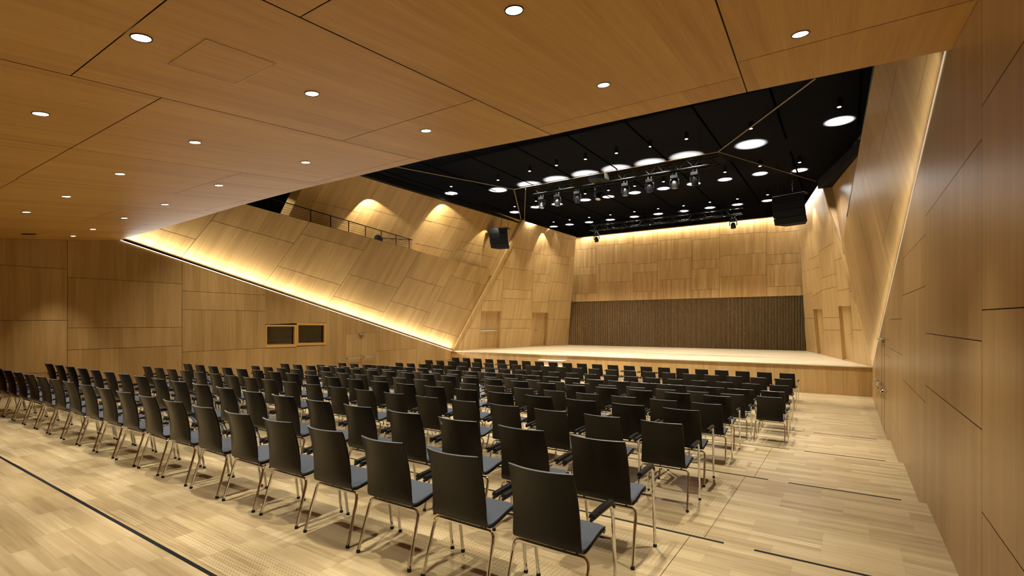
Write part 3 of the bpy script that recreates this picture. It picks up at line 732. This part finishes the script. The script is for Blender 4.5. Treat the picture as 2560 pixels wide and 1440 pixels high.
wsr = Wall(psr, [T_R, K_R, psr.at(1996, 537), Q_R], grain=(0, 0.05, 1))
a_, b_, cc_, d_ = (c7(172, 400), c7(241, 1140)), (c7(262, 700), c7(292, 1155)), (c7(350, 500), c7(402, 1180)), (c7(440, 600), c7(477, 1200))
wsr.cells([a_, b_, cc_, d_],
  {0: [(c7(125, 405), c7(235, 335)), (c7(130, 470), c7(187, 435)), (c7(140, 620), c7(200, 595)), (c7(155, 765), c7(210, 750)), (c7(160, 915), c7(225, 915))],
   1: [(c7(195, 535), c7(248, 510)), (c7(200, 605), c7(250, 585)), (c7(215, 770), c7(268, 735)), (c7(205, 856), c7(280, 856), 0.0)],
   2: [(c7(248, 485), c7(360, 422)), (c7(262, 660), c7(355, 628)), (c7(270, 735), c7(360, 712)), (c7(280, 912), c7(378, 910)), (c7(288, 990), c7(383, 992))],
   3: [(c7(350, 545), c7(395, 528)), (c7(365, 740), c7(450, 722)), (c7(370, 836), c7(455, 836), 0.0)],
   4: [(c7(400, 750), c7(450, 742)), (c7(455, 990), c7(530, 992))]}, gap=0.012, skip={(1, 4), (3, 3)})
wsr.build('wall_stage_right', OAKS)
niche(wsr, [c7(217, 856), c7(273, 856), c7(292, 1155), c7(241, 1140)], 0.13, 'door_5', [('handle', c7(275, 1012), c7(262, 1010)), ('plate', c7(277, 1005), c7(277, 1022))])
niche(wsr, [c7(374, 836), c7(452, 836), c7(477, 1200), c7(402, 1178)], 0.13, 'door_6', [('handle', c7(447, 1026), c7(428, 1023)), ('plate', c7(449, 1017), c7(449, 1040))])
bm = BM(); bx = [(T_L, Q_L, K_LT, K_L), (T_R, Q_R, K_RT, K_R)]
for i, quad in enumerate(bx):      # solid body behind the recessed doors
    off = Vector((-0.55 if i == 0 else 0.55, 0.1, 0)); bm = BM(); vs = [bm.verts.new(p+off) for p in quad]; bm.faces.new(vs)
    tag(new('trim_%d' % (43+i), bm, JOINT), kind='structure')

# LED cove at the head of the stage walls
def cove(a, b, down, power): strip_light('cove_beam', a, b, down, power, 0.05)
cove(Q_L+Vector((0.16, 0.5, -0.03)), K_LT+Vector((0.2, -0.3, -0.03)), (-0.3, 0, -1), E_COVE*1.4)
cove(K_LT+Vector((0.4, -0.16, -0.03)), K_RT+Vector((-0.4, -0.16, -0.03)), (0, 0, -1), E_COVE)
cove(Q_R+Vector((-0.30, 0.5, -0.03)), K_RT+Vector((-0.34, -0.3, -0.03)), (0.35, 0, -1), E_COVE)

# ------------------------------------------------------------------ black mesh ceiling with lamps above it
ZC = 9.55
bm = BM(); YS0, YS1, XS0, XS1 = 29.25, 31.5, -19.4, -5.9          # the slot that takes the front truss
for pts in ([(-26.5, 6), (4.5, 6), (4.5, 22), (1.09, YS0), (-24.85, YS0), (-24.8, 22)], [(-24.85, YS0), (XS0, YS0), (XS0, YS1), (-24.83, YS1)],
            [(XS1, YS0), (1.09, YS0), (0.47, YS1), (XS1, YS1)], [(-24.83, YS1), (0.47, YS1), (-1.4, 38.7), (-3.4, 49.3), (-24.8, 49.3), (-24.6, 38.4)]):
    bm.faces.new([bm.verts.new(M(x, y, ZC)) for x, y in pts])
cb = new('ceiling_mesh', bm, MESH); tag(cb, kind='structure')
bm = BM(); box(bm, M(-36, 3.0, 11.6), M(9, 52, 11.8)); box(bm, M(-36, 3.0, 3.6), M(9, 3.2, 11.7)); box(bm, M(8.6, 3, 3.6), M(9, 52, 11.7)); tag(new('ceiling_upper', bm, BLACK), kind='structure')
bm = BM()   # dark gaps between the mesh sheets
for x in [-24.0+i*3.05 for i in range(10)]: box(bm, M(x, 7, ZC-0.016), M(x+0.10, YS0, ZC-0.008)); box(bm, M(x, YS1, ZC-0.016), M(x+0.10, 49, ZC-0.008))
for y in (12.5, 16.5, 20.5, 24.5): box(bm, M(-26, y, ZC+0.9), M(4, y+0.3, ZC+1.2))
tag(new('trim_50', bm, DEEP), kind='structure')
zp = Plane(M(0, 20, 9.5), M(5, 20, 9.5), M(0, 30, 9.5), toward=(0, 20, 0))
def trimline(n, a, b, wd=0.024):
    bm = BM(); tube(bm, [a-Vector((0, 0, wd)), b-Vector((0, 0, wd))], wd, 4); tag(new('trim_%d' % n, bm, TRIMB), kind='structure')
trimline(51, zp.at(1795, 378), zp.at(2040, 193)); trimline(52, zp.at(1795, 378), zp.at(2040, 452), 0.02); trimline(53, zp.at(925, 403), zp.at(1285, 472), 0.02)
trimline(54, zp.at(1285, 472), zp.at(1303, 550), 0.025); trimline(55, zp.at(1285, 472), zp.at(1795, 378), 0.02)
trimline(56, zp.at(1314, 471), zp.at(1311, 548), 0.02)
# black soffit edge along the upper walls
bm = BM(); box(bm, M(-25.1, 12, 9.2), M(-24.75, 38.4, 9.55)); tag(new('trim_57', bm, BLACK), kind='structure')
bm = BM(); a, b, c = M(-1.62, 38.6, 9.5), M(0.6, 31, 9.5), M(4.6, 20, 9.5)
for p, q in ((a, b), (b, c)):
    v = [bm.verts.new(x) for x in (p, q, q-Vector((0, 0, 0.35)), p-Vector((0, 0, 0.35)))]; bm.faces.new(v)
    w_ = [bm.verts.new(x+Vector((0.5, 0.1, 0))) for x in (p, q, q-Vector((0, 0, 0.35)), p-Vector((0, 0, 0.35)))]; bm.faces.new(w_[::-1])
    for i in range(4): bm.faces.new((v[i], w_[i], w_[(i+1) % 4], v[(i+1) % 4]))
bmesh.ops.recalc_face_normals(bm, faces=bm.faces[:]); tag(new('trim_58', bm, BLACK), kind='structure')

mc2 = {}
def mesh_lamp(label, p, group, rad=0.30, power=E_MESH, disc=True):
    """p: centre of the lit disc on the mesh; the lamp hangs `rad` above it"""
    loc = Vector(p)+Vector((0, 0, rad)); t = thing('ceiling_spotlight', label, 'spotlight', loc, 0, group)
    if not mc2:
        bm = BM(); lathe(bm, [(0.065, 0.0), (0.075, 0.0), (0.075, 0.2), (0.05, 0.24), (0.0, 0.24)], 20); mc2['h'] = new('housing', bm, BLACKM, t, True)
        bm = BM(); lathe(bm, [(0.0, -0.004), (0.05, -0.004), (0.05, 0.004), (0.0, 0.004)], 20); mc2['l'] = new('lens', bm, LAMPW, t)
    else:
        for s_ in mc2.values():
            c = s_.copy(); c.parent = t; COL.objects.link(c)
    spot('spotlight_beam', loc-Vector((0, 0, 0.03)), loc-Vector((0, 0, 2)), power, 94, 0.35, (1.0, 0.93, 0.82), 0.02)
zm = Plane(M(0, 20, ZC), M(5, 20, ZC), M(0, 30, ZC), toward=(0, 20, 0))
near = [(2098, 303, .40), (1877, 361, .50), (1716, 391.5, .60), (1626, 408, .59), (1541, 422.4, .58), (1463.5, 435.5, .57), (1391, 449, .56), (1324, 461.5, .55), (1245, 475, .42), (1128, 483.5, .30)]
rowA = [(1999, 425.7), (1899.9, 434.5), (1812.4, 448.8), (1733.8, 459.7), (1658.7, 471.4), (1586.6, 481.9), (1521, 492), (1462.8, 500), (1392.7, 510.5), (1340, 517.7), (1286.6, 530.6)]
rowB = [(1918.9, 501.6), (1843.4, 511.5), (1774.6, 519.3), (1708.9, 527.8), (1645.4, 534.9), (1586, 541.9), (1525.8, 549.4), (1472.9, 555.6), (1424, 561.4), (1384, 566.5)]
for i, (u, v, r) in enumerate(near): mesh_lamp('spotlight above the black mesh ceiling, %s from right, line over the seats' % ORD[i], zm.at(u, v), 'spotlights above the black mesh', r, E_MESH*1.25)
for i, (u, v) in enumerate(rowA): mesh_lamp('spotlight above the black mesh ceiling, %s from right, line over the stage front' % ORD[i], zm.at(u, v), 'spotlights above the black mesh', 0.29)
for i, (u, v) in enumerate(rowB): mesh_lamp('spotlight above the black mesh ceiling, %s from right, rear line over the stage' % ORD[i], zm.at(u, v), 'spotlights above the black mesh', 0.27, E_MESH*0.8)
# added fill lamps over the middle seats, hidden from here by the wooden ceiling
for x in (-3, -7, -11, -15, -19, -22.5):
    for y in (13.0, 19.5): spot('spotlight_beam', M(x, y, 9.3), M(x, y, 0), E_MESH*1.5, 74, 0.7, (1.0, 0.93, 0.82), 0.06)
# wall washers
def wash(apex, low, n, dn, up, e, edge=0.2):
    """a wall washer whose cone just touches the wall at `apex` and is aimed at `low`"""
    L = apex+n*dn+Vector((0, 0, up)); d1, d2 = (apex-L), (low-L); half = math.degrees(d1.angle(d2))
    spot('wall_wash_beam', L, low, E_WASH*e, 2*half, edge, NEUT, 0.015)
for (u, v), (u2, v2), e in (((905, 503), (925, 640), 1.1), ((1090, 516), (1105, 650), 1.0), ((1215, 575), (1190, 680), 0.5)):
    p = warp.at(u, v); n = warp.normal(); q = warp.at(u2, v2); wash(p, q, n, 0.75, 0.55, e)
for (u, v), (u2, v2), wl_, e in (((1353, 584), (1352, 720), wsl, 0.7), ((2034, 520), (2050, 660), wsr, 0.5)):
    wash(wl_.pl.at(u, v), wl_.pl.at(u2, v2), wl_.n, 0.40, 0.45, e)

# ------------------------------------------------------------------ chairs
def resample(pts, n):
    out = []; m = len(pts)-1
    for i in range(n+1):
        t = i/n*m; k = min(int(t), m-1); f = t-k
        p0, p1, p2, p3 = (Vector(pts[max(k-1, 0)]), Vector(pts[k]), Vector(pts[k+1]), Vector(pts[min(k+2, m)]))
        out.append(0.5*((2*p1)+(p2-p0)*f+(2*p0-5*p1+4*p2-p3)*f*f+(3*p1-p0-3*p2+p3)*f**3))
    return out
PROF = [(0, .832), (.026, .755), (.047, .67), (.060, .59), (.066, .52), (.068, .46), (.070, .425), (.080, .398), (.105, .385), (.15, .385), (.22, .398), (.30, .418), (.355, .424), (.392, .412), (.415, .385)]
def half_w(i, n):
    t = i/n; return 0.203+0.016*min(1, t/0.45) if t < 0.9 else 0.219-(t-0.9)*0.25
def bow(i, n):
    t = i/n; return 0.044*max(0, 1-t/0.55)+0.004
def sheet(i0, i1, n, off, thick, shrink, nx=10, edge_mi=0):
    prof = resample([(a, b, 0) for a, b in PROF], n); bm = BM(); F, K = [], []
    for i in range(i0, i1+1):
        p = prof[i]; t = (prof[min(i+1, n)]-prof[max(i-1, 0)]).normalized(); nn = Vector((-t.y, t.x, 0))   # towards the sitter
        if nn.x < 0 and i < n*0.5: nn = -nn
        if i >= n*0.5 and nn.y < 0: nn = -nn
        fr, bk = [], []
        e = 1.0
        for j in range(nx+1):
            s_ = -1+2*j/nx; w_ = (half_w(i, n)-shrink)*s_
            y = p.x-bow(i, n)*(1-s_*s_); th = thick*(1-0.35*(abs(s_) > 0.99))
            bk.append(bm.verts.new((w_, y+nn.x*off, p.y+nn.y*off))); fr.append(bm.verts.new((w_, y+nn.x*(off+th), p.y+nn.y*(off+th))))
        F.append(fr); K.append(bk)
    for a, b, inv in ((F[:-1], F[1:], 0), (K[:-1], K[1:], 1)):
        for r0, r1 in zip(a, b):
            for j in range(nx): bm.faces.new((r0[j], r0[j+1], r1[j+1], r1[j]))
    for r0, r1, k0, k1 in zip(F, F[1:], K, K[1:]):
        for j in (0, nx): bm.faces.new((r0[j], r1[j], k1[j], k0[j]))
    for R, L in ((F[0], K[0]), (F[-1], K[-1])):
        for j in range(nx): bm.faces.new((R[j], R[j+1], L[j+1], L[j])).material_index = edge_mi
    bmesh.ops.recalc_face_normals(bm, faces=bm.faces[:]); return bm
def make_chair():
    t = thing('stacking_chair', '', 'chair')
    new('seat_shell', sheet(0, 42, 42, 0, 0.011, 0, edge_mi=1), [SHELL, EDGE], t, True)
    new('seat_pad', sheet(22, 41, 42, 0.0105, 0.020, 0.006), CLOTH, t, True)
    new('back_pad', sheet(1, 16, 42, 0.0105, 0.006, 0.006), CLOTH, t, True)
    bm = BM()
    tube(bm, fillet([(-.238, .100, .29), (-.232, .118, .360), (.232, .118, .360), (.238, .100, .29)], 0.05), 0.011, 8)
    for s_ in (-1, 1):
        tube(bm, fillet([(s_*.16, .130, .366), (s_*.15, .20, .366), (s_*.16, .335, .392), (s_*.264, .350, .392)], 0.03), 0.008, 6)
    tube(bm, [(-.16, .335, .390), (.16, .335, .390)], 0.008, 6)
    new('frame', bm, CHROME, t, True)
    legs = []
    for s_ in (-1, 1):
        bm = BM(); tube(bm, [(s_*.2378, .101, .295), (s_*.250, .015, .012)], 0.011, 8); legs.append(new('leg', bm, CHROME, t, True))
        bm = BM(); tube(bm, fillet([(s_*.264, .430, .012), (s_*.272, .355, .545), (s_*.279, .31, .602), (s_*.279, .085, .598)], 0.08, 7), 0.011, 8); legs.append(new('leg', bm, CHROME, t, True))
    for s_ in (-1, 1):
        bm = BM(); prof = [(.352, .575), (.337, .605), (.305, .623), (.20, .622), (.065, .613)]
        rings = []
        for (y, z), (hw, hh) in zip(prof, ((.010, .006), (.016, .011), (.019, .013), (.020, .014), (.019, .013))):
            rings.append([bm.verts.new((s_*.279+dx*hw, y, z+dz*hh)) for dx, dz in ((-1, -.8), (-.8, .7), (-.4, 1), (.4, 1), (.8, .7), (1, -.8))])
        for a, b in zip(rings, rings[1:]):
            for k in range(6): bm.faces.new((a[k], a[(k+1) % 6], b[(k+1) % 6], b[k]))
        bm.faces.new(rings[0]); bm.faces.new(rings[-1])
        tube(bm, [(s_*.279, .088, .598), (s_*.279, .055, .596)], 0.0095, 8)
        bmesh.ops.recalc_face_normals(bm, faces=bm.faces[:]); new('armrest', bm, RUBBER, t, True)
    for l, (x, y) in zip(legs, ((-.250, .015), (-.264, .430), (.250, .015), (.264, .430))):
        bm = BM(); lathe(bm, [(0.0, 0), (.014, 0), (.015, .008), (.012, .022), (0.0, .022)], 10, 0, Matrix.Translation((x, y, 0))); new('foot_cap', bm, RUBBER, l, True)
    return t
def copy_chair(src, deep):
    r = src.copy(); COL.objects.link(r)
    for ch in src.children:
        c = ch.copy(); COL.objects.link(c); c.parent = r
        if deep:
            for g_ in ch.children: d = g_.copy(); COL.objects.link(d); d.parent = c
    return r
proto = make_chair(); used = False
ROWS = [(-1.902, 3.75, 1, 20), (-1.972, 5.104, 1, 20), (-2.117, 7.853, 2, 20), (-2.19, 9.247, 2, 20), (-2.368, 12.06, 3, 20), (-2.44, 13.49, 3, 20),
        (-1.56, 16.2, 4, 22), (-1.63, 17.6, 4, 22), (-1.83, 20.0, 5, 22), (-1.90, 22.05, 5, 22), (-1.996, 24.82, 5, 22), (-2.112, 27.70, 5, 22)]
chairs = {}; PC = 0.62
for ri, (xe, y, lv, cnt) in enumerate(ROWS):
    for n in range(cnt):
        loc = Vector(((xe-n-0.322)*PC, y*PC, LEV[lv]*P)); rz = math.radians(random.uniform(-0.7, 0.7))
        c = proto if not used else copy_chair(proto, ri < 4)
        used = True; c.location = loc; c.rotation_euler = (0, 0, rz)
        ws = 'row nearest the camera' if ri == 0 else ('front row by the stage' if ri == 11 else '%s row from the camera' % ORD[ri])
        pos = 'last at the aisle' if n == 0 else ('last at the left wall' if n == cnt-1 else '%s from the aisle' % ORD[n])
        c['label'] = 'black chair with grey seat, %s, %s' % (pos, ws)
        c['group'] = 'black chairs in rows facing the stage'; chairs[(ri, n)] = c
# seat number on one chair back
nc = chairs[(1, 2)]; nc['label'] = 'black chair with the number 20 on its back, second row from the camera'
for body, size, x, z in (('20', 0.040, -0.168, 0.825), ('row', 0.010, -0.166, 0.853)):
    if body == 'row':
        bm = BM(); box(bm, (-0.180, -0.0085, 0.8100), (-0.163, -0.0055, 0.8125)); o = new('number_plate', bm, NUM, nc); continue
    cu = bpy.data.curves.new('seat_number', 'FONT'); cu.body = body; cu.size = size; cu.extrude = 0.0006; cu.offset = 0.0008
    tmp = bpy.data.objects.new('tmp', cu); me = bpy.data.meshes.new_from_object(tmp); bpy.data.objects.remove(tmp); me.materials.append(NUM)
    o = bpy.data.objects.new('seat_number', me); COL.objects.link(o); o.parent = nc
    o.location = (-0.182, 0.0075, 0.774); o.rotation_euler = (math.radians(90+18), 0, math.radians(-19)); o['label'] = 'pale number 20'
# paper cup standing on the floor under the seats and a clipped tag
# ------------------------------------------------------------------ stage steps
s_ = thing('stage_steps', 'low wooden steps with pale treads against the stage front', 'steps', M(-19.1, 32.1, -3.84))
bm = BM(); box(bm, (0.0, 0.02, 0), (1.20, 0.30, 0.70)); box(bm, (0.0, -0.25, 0), (1.20, 0.02, 0.48)); new('body', bm, OAKS, s_)
for yy, zz in ((-0.28, 0.48), (0.0, 0.70)):
    bm = BM(); box(bm, (-0.02, yy, zz), (1.22, yy+0.30, zz+0.030)); bevel_all(bm, 0.006, 1); new('tread', bm, WHITEM, s_)

# ------------------------------------------------------------------ trusses, moving heads, projector
def truss(label, a, b, size=0.29):
    t = thing('lighting_truss', label, 'truss', a); d = (b-a); L = d.length; ang = math.atan2(d.y, d.x); t.rotation_euler = (0, 0, ang)
    h = size/2; cor = [(-h, -h), (h, -h), (h, h), (-h, h)]
    for y, z in cor:
        bm = BM(); tube(bm, [(0, y, z), (L, y, z)], 0.025, 8); new('chord', bm, ALU, t, True)
    bm = BM(); n = int(L/0.5)
    for i in range(n):
        x0, x1 = i*L/n, (i+1)*L/n; xm = (x0+x1)/2
        for k_ in range(4):
            (y0, z0_), (y1, z1) = cor[k_], cor[(k_+1) % 4]
            tube(bm, [(x0, y0, z0_), (xm, y1, z1)], 0.010, 5); tube(bm, [(xm, y1, z1), (x1, y0, z0_)], 0.010, 5)
    new('lacing', bm, ALU, t, True)
    bm = BM()
    for f_ in (0.08, 0.5, 0.92): tube(bm, [(L*f_, 0, 0), (L*f_, 0, ((11.6 if a.y < 20 else 9.54)*P+CAMZ-a.z))], 0.006, 5)
    new('cable', bm, BLACKM, t); return t
ty1 = 30.4
pA = Plane(M(0, ty1, 0), M(5, ty1, 0), M(0, ty1, 5), toward=(0, 0, 2)); a = pA.at(1338, 478); b = pA.at(1796, 401)
z1 = (a.z+b.z)/2; a.z = b.z = z1
truss('long dark lighting truss carrying eight moving lights under the black ceiling', a, b)
ty2 = 42.3; pB = Plane(M(0, ty2, 0), M(5, ty2, 0), M(0, ty2, 5), toward=(0, 0, 2)); a2 = pB.at(1478, 571); b2 = pB.at(1856, 528); z2 = (a2.z+b2.z)/2; a2.z = b2.z = z2
truss('dark lighting truss with diagonal bracing over the rear of the stage', a2, b2)
proto_h = None
def head(label, loc, tilt=0.0, group='moving lights on the trusses', sc=1.0):
    global proto_h
    if proto_h is None:
        t = thing('moving_light', '', 'stage light')
        bm = BM(); box(bm, (-.13, -.11, -.12), (.13, .11, 0)); bevel_all(bm, 0.015, 1); new('base', bm, BLACKM, t)
        bm = BM(); tube(bm, [(-.06, 0, .0), (-.06, 0, .10)], .018, 6); tube(bm, [(.06, 0, .0), (.06, 0, .10)], .018, 6); new('clamp', bm, STEEL, t)
        bm = BM(); tube(bm, fillet([(-.15, 0, -.34), (-.155, 0, -.14), (.155, 0, -.14), (.15, 0, -.34)], .05), .022, 8); new('yoke', bm, GREYM, t, True)
        bm = BM(); lathe(bm, [(.0, .14), (.06, .14), (.10, .08), (.115, -.02), (.12, -.12), (.10, -.13), (0, -.13)], 20); hd = new('head', bm, GREYM, t, True); hd.location = (0, 0, -.33)
        bm = BM(); lathe(bm, [(0, -.142), (.05, -.139), (.09, -.13), (.09, -.125), (0, -.125)], 20); ln = new('lens', bm, principled('glass_lens', (0.35, 0.37, 0.4), 0.08, metal=0.6), hd, True)
        proto_h = t
    else: t = copy_chair(proto_h, True)
    t.location = loc; tag(t, label, None, group); t.scale = (sc,)*3
    for c in t.children:
        if c.name.startswith('head'): c.rotation_euler = (math.radians(tilt), 0, 0)
    return t
for i, (u, v) in enumerate([(1737, 434), (1686, 446.7), (1624, 454.7), (1563.5, 463.8), (1496, 474), (1443.6, 481), (1393.7, 491), (1355, 494)]):
    p = pA.at(u, v-10); p.z = z1-0.29
    head('moving stage light hanging from the front truss, %s from its right end' % ORD[i], p, random.choice((-20, 0, 15, 25)))
head('moving stage light hanging from the left end of the rear truss', Vector((pB.at(1491, 572).x, ty2*P, z2-0.30)), 30)
head('moving stage light hanging from the right end of the rear truss', Vector((pB.at(1833, 545).x, ty2*P, z2-0.30)), 30)
p = pA.at(1510, 440)
t = thing('projector', 'grey boxy projector mounted at the middle of the front truss', 'projector', (p.x, p.y-0.48, z1-0.02))
bm = BM(); box(bm, (-.34, -.24, -.15), (.30, .24, .15)); bevel_all(bm, 0.02, 2); new('body', bm, BLACKM, t)
bm = BM(); box(bm, (.30, -.22, -.13), (.33, .22, .13)); bevel_all(bm, 0.008, 1); new('end_panel', bm, STEEL, t)
bm = BM(); lathe(bm, [(0, 0), (.09, 0), (.1, .06), (.085, .1), (0, .1)], 20, 0, Matrix.Translation((-.1, .24, 0)) @ Matrix.Rotation(math.radians(-90), 4, 'X')); new('lens', bm, BLACKM, t, True)
bm = BM(); tube(bm, [(0, 0, .15), (0, 0, .32)], .025, 8); new('bracket', bm, BLACKM, t)

# ------------------------------------------------------------------ hanging loudspeaker arrays
def speaker(label, loc, rz, w_=1.05, hgt=0.98, zt=0.0):
    t = thing('line_array_loudspeaker', label, 'loudspeaker', loc, rz)
    n = 4; yy = 0.0; ang = 0; z = 0; pts = [(0.0, 0.0)]
    for k_ in range(n):
        a_ = math.radians(2+k_*9); L = hgt/n
        y2, z2_ = yy+math.sin(a_)*L, z-math.cos(a_)*L
        bm = BM(); dx = w_/2; fr = Vector((0, -0.28)); 
        q = [(yy-.32*math.cos(a_)*0-.30, z), (y2-.30, z2_+0.012), (y2+.22, z2_+0.012), (yy+.22, z)]
        A1 = [bm.verts.new((-dx, *p_)) for p_ in q]; B1 = [bm.verts.new((dx, *p_)) for p_ in q]
        # tapered rear
        for v_ in (A1[2], A1[3]): v_.co.x += 0.22
        for v_ in (B1[2], B1[3]): v_.co.x -= 0.22
        bm.faces.new(A1); bm.faces.new(B1[::-1])
        for i in range(4): bm.faces.new((A1[i], B1[i], B1[(i+1) % 4], A1[(i+1) % 4]))
        bmesh.ops.recalc_face_normals(bm, faces=bm.faces[:]); bevel_all(bm, 0.012, 1); new('cabinet', bm, BLACK, t)
        yy, z = y2, z2_
    bm = BM(); box(bm, (-w_/2+.02, -.22, 0), (w_/2-.02, .15, .05)); new('rigging_frame', bm, BLACKM, t)
    bm = BM(); top_ = 9.5*P+CAMZ-loc[2]+0.3
    for x_ in (-w_*.42, w_*.42): tube(bm, [(x_, 0, 0.03), (x_, 0, top_)], .006, 5)
    new('cable', bm, BLACKM, t)
    bm = BM(); zz = 0.05; i = 0
    while zz < top_-0.1:
        m_ = Matrix.Translation((0.05, 0, zz)) @ Matrix.Rotation(i*math.pi/2, 4, 'Z')
        pts = [m_ @ Vector((math.cos(k_/8*2*math.pi)*.022, 0, .05+math.sin(k_/8*2*math.pi)*.045)) for k_ in range(9)]; tube(bm, pts, .007, 5, caps=False); zz += 0.075; i += 1
    new('chain', bm, BLACKM, t); return t
sp = Plane(M(0, 34.6, 0), M(5, 34.6, 0), M(0, 34.6, 5), toward=(0, 0, 2))
pL_ = sp.at(1251, 574); speaker('black curved loudspeaker array hanging on cables beside the left balcony', pL_, math.radians(12), 1.02, 0.98)
pR_ = sp.at(1977, 489); speaker('large black loudspeaker array hanging at the right of the stage opening', pR_, math.radians(-14), 1.10, 1.08)

# ------------------------------------------------------------------ balcony railings and things behind them
def railing(label, base, h_=0.85, post_every=None, posts=(), wires=5, rail_r=0.018, foot=-0.05):
    t = thing('balcony_railing', label, 'railing', (0, 0, 0))
    up = Vector((0, 0, 1)); bm = BM(); tube(bm, [p+up*h_ for p in base], rail_r, 8); new('handrail', bm, BLACKM, t, True)
    for p in posts:
        bm = BM(); tube(bm, [p+up*foot, p+up*h_], 0.018, 6); new('post', bm, BLACKM, t)
    for k_ in range(wires):
        bm = BM(); tube(bm, [p+up*(max(foot, 0)+(h_-max(foot, 0))*(k_+0.5)/(wires+0.3)) for p in base], 0.0055, 5); new('wire', bm, BLACKM, t)
    return t
offs = -wl.n*0.12
def on_bal(u, v=None):
    return pbl.at(u, v)+Vector((-0.10, 0, -0.36))
btop = lambda u: 678-(1232-u)*0.2705 if u > 735 else 544-(735-u)*0.274
basepts = [on_bal(1035, btop(1035))+Vector((-0.85, -1.1, 0))]+[on_bal(u, btop(u)) for u in (1035, 965, 900, 830, 760, 700, 640, 560)]
posts = [basepts[0]]+[on_bal(u, btop(u)) for u in (1027, 994, 957, 918, 876, 831, 781, 668)]
railing('black metal railing with thin wires along the top of the left balcony', basepts, 0.80, posts=posts, foot=0.36)
# black folding music stand / chair back behind the railing
c = on_bal(965, btop(965))+Vector((-0.35, 0, 0)); t = thing('balcony_chair', 'dark chair standing behind the left balcony railing', 'chair', c+Vector((0, 0, -0.42)), math.radians(70))
bm = BM(); lathe(bm, [(0, -.01), (.15, -.01), (.19, 0), (.15, .012), (0, .012)], 18, 0, Matrix.Translation((0, 0, .95)) @ Matrix.Rotation(math.radians(80), 4, 'X')); new('backrest', bm, GREYM, t, True)
bm = BM(); box(bm, (-.2, -.05, .45), (.2, .33, .49)); bevel_all(bm, .012, 1); new('seat', bm, GREYM, t)
for x_, y_ in ((-.17, -.03), (.17, -.03), (-.17, .3), (.17, .3)):
    bm = BM(); tube(bm, [(x_, y_, .0), (x_, y_, .46 if y_ > 0 else .85)], .011, 6); new('leg', bm, BLACKM, t)
# balcony walkway under the railing
bm = BM(); v = [bm.verts.new(p) for p in (A_L+Vector((-.1, 0, -.1)), pbl.at(900, 588)+Vector((-.1, 0, -.1)), pbl.at(600, 507)+Vector((-.1, 0, -.1)), pbl.at(600, 507)+Vector((-3, 0, -.1)), M(-28.5, 36, 4.6))]
bm.faces.new(v); tag(new('floor_balcony', bm, STAGEF), kind='structure')
# right balcony: railing seen end-on as a dark line beside the wedge
br = [A_R+(B_R-A_R)*f_+Vector((0.0, 0, 0.0)) for f_ in (0.02, 0.35, 0.7, 1.0)]
br = [pbr.at(*p) for p in ((2107, 600), (2130, 480), (2160, 310), (2187, 165))]
ro = Vector((0.12, 0, 0))
railing('black metal railing along the top of the right balcony', [p+ro for p in br], 0.8, posts=[br[0]+ro+(br[-1]-br[0])*f_ for f_ in (0, .15, .3, .45, .6, .75, .9)])

# ------------------------------------------------------------------ rear closing wall behind the camera
bm = BM(); box(bm, M(-28, Y0-0.2, -4), M(1.3, Y0, 3)); ob = new('wall_rear', bm, OAK); ob['kind'] = 'structure'
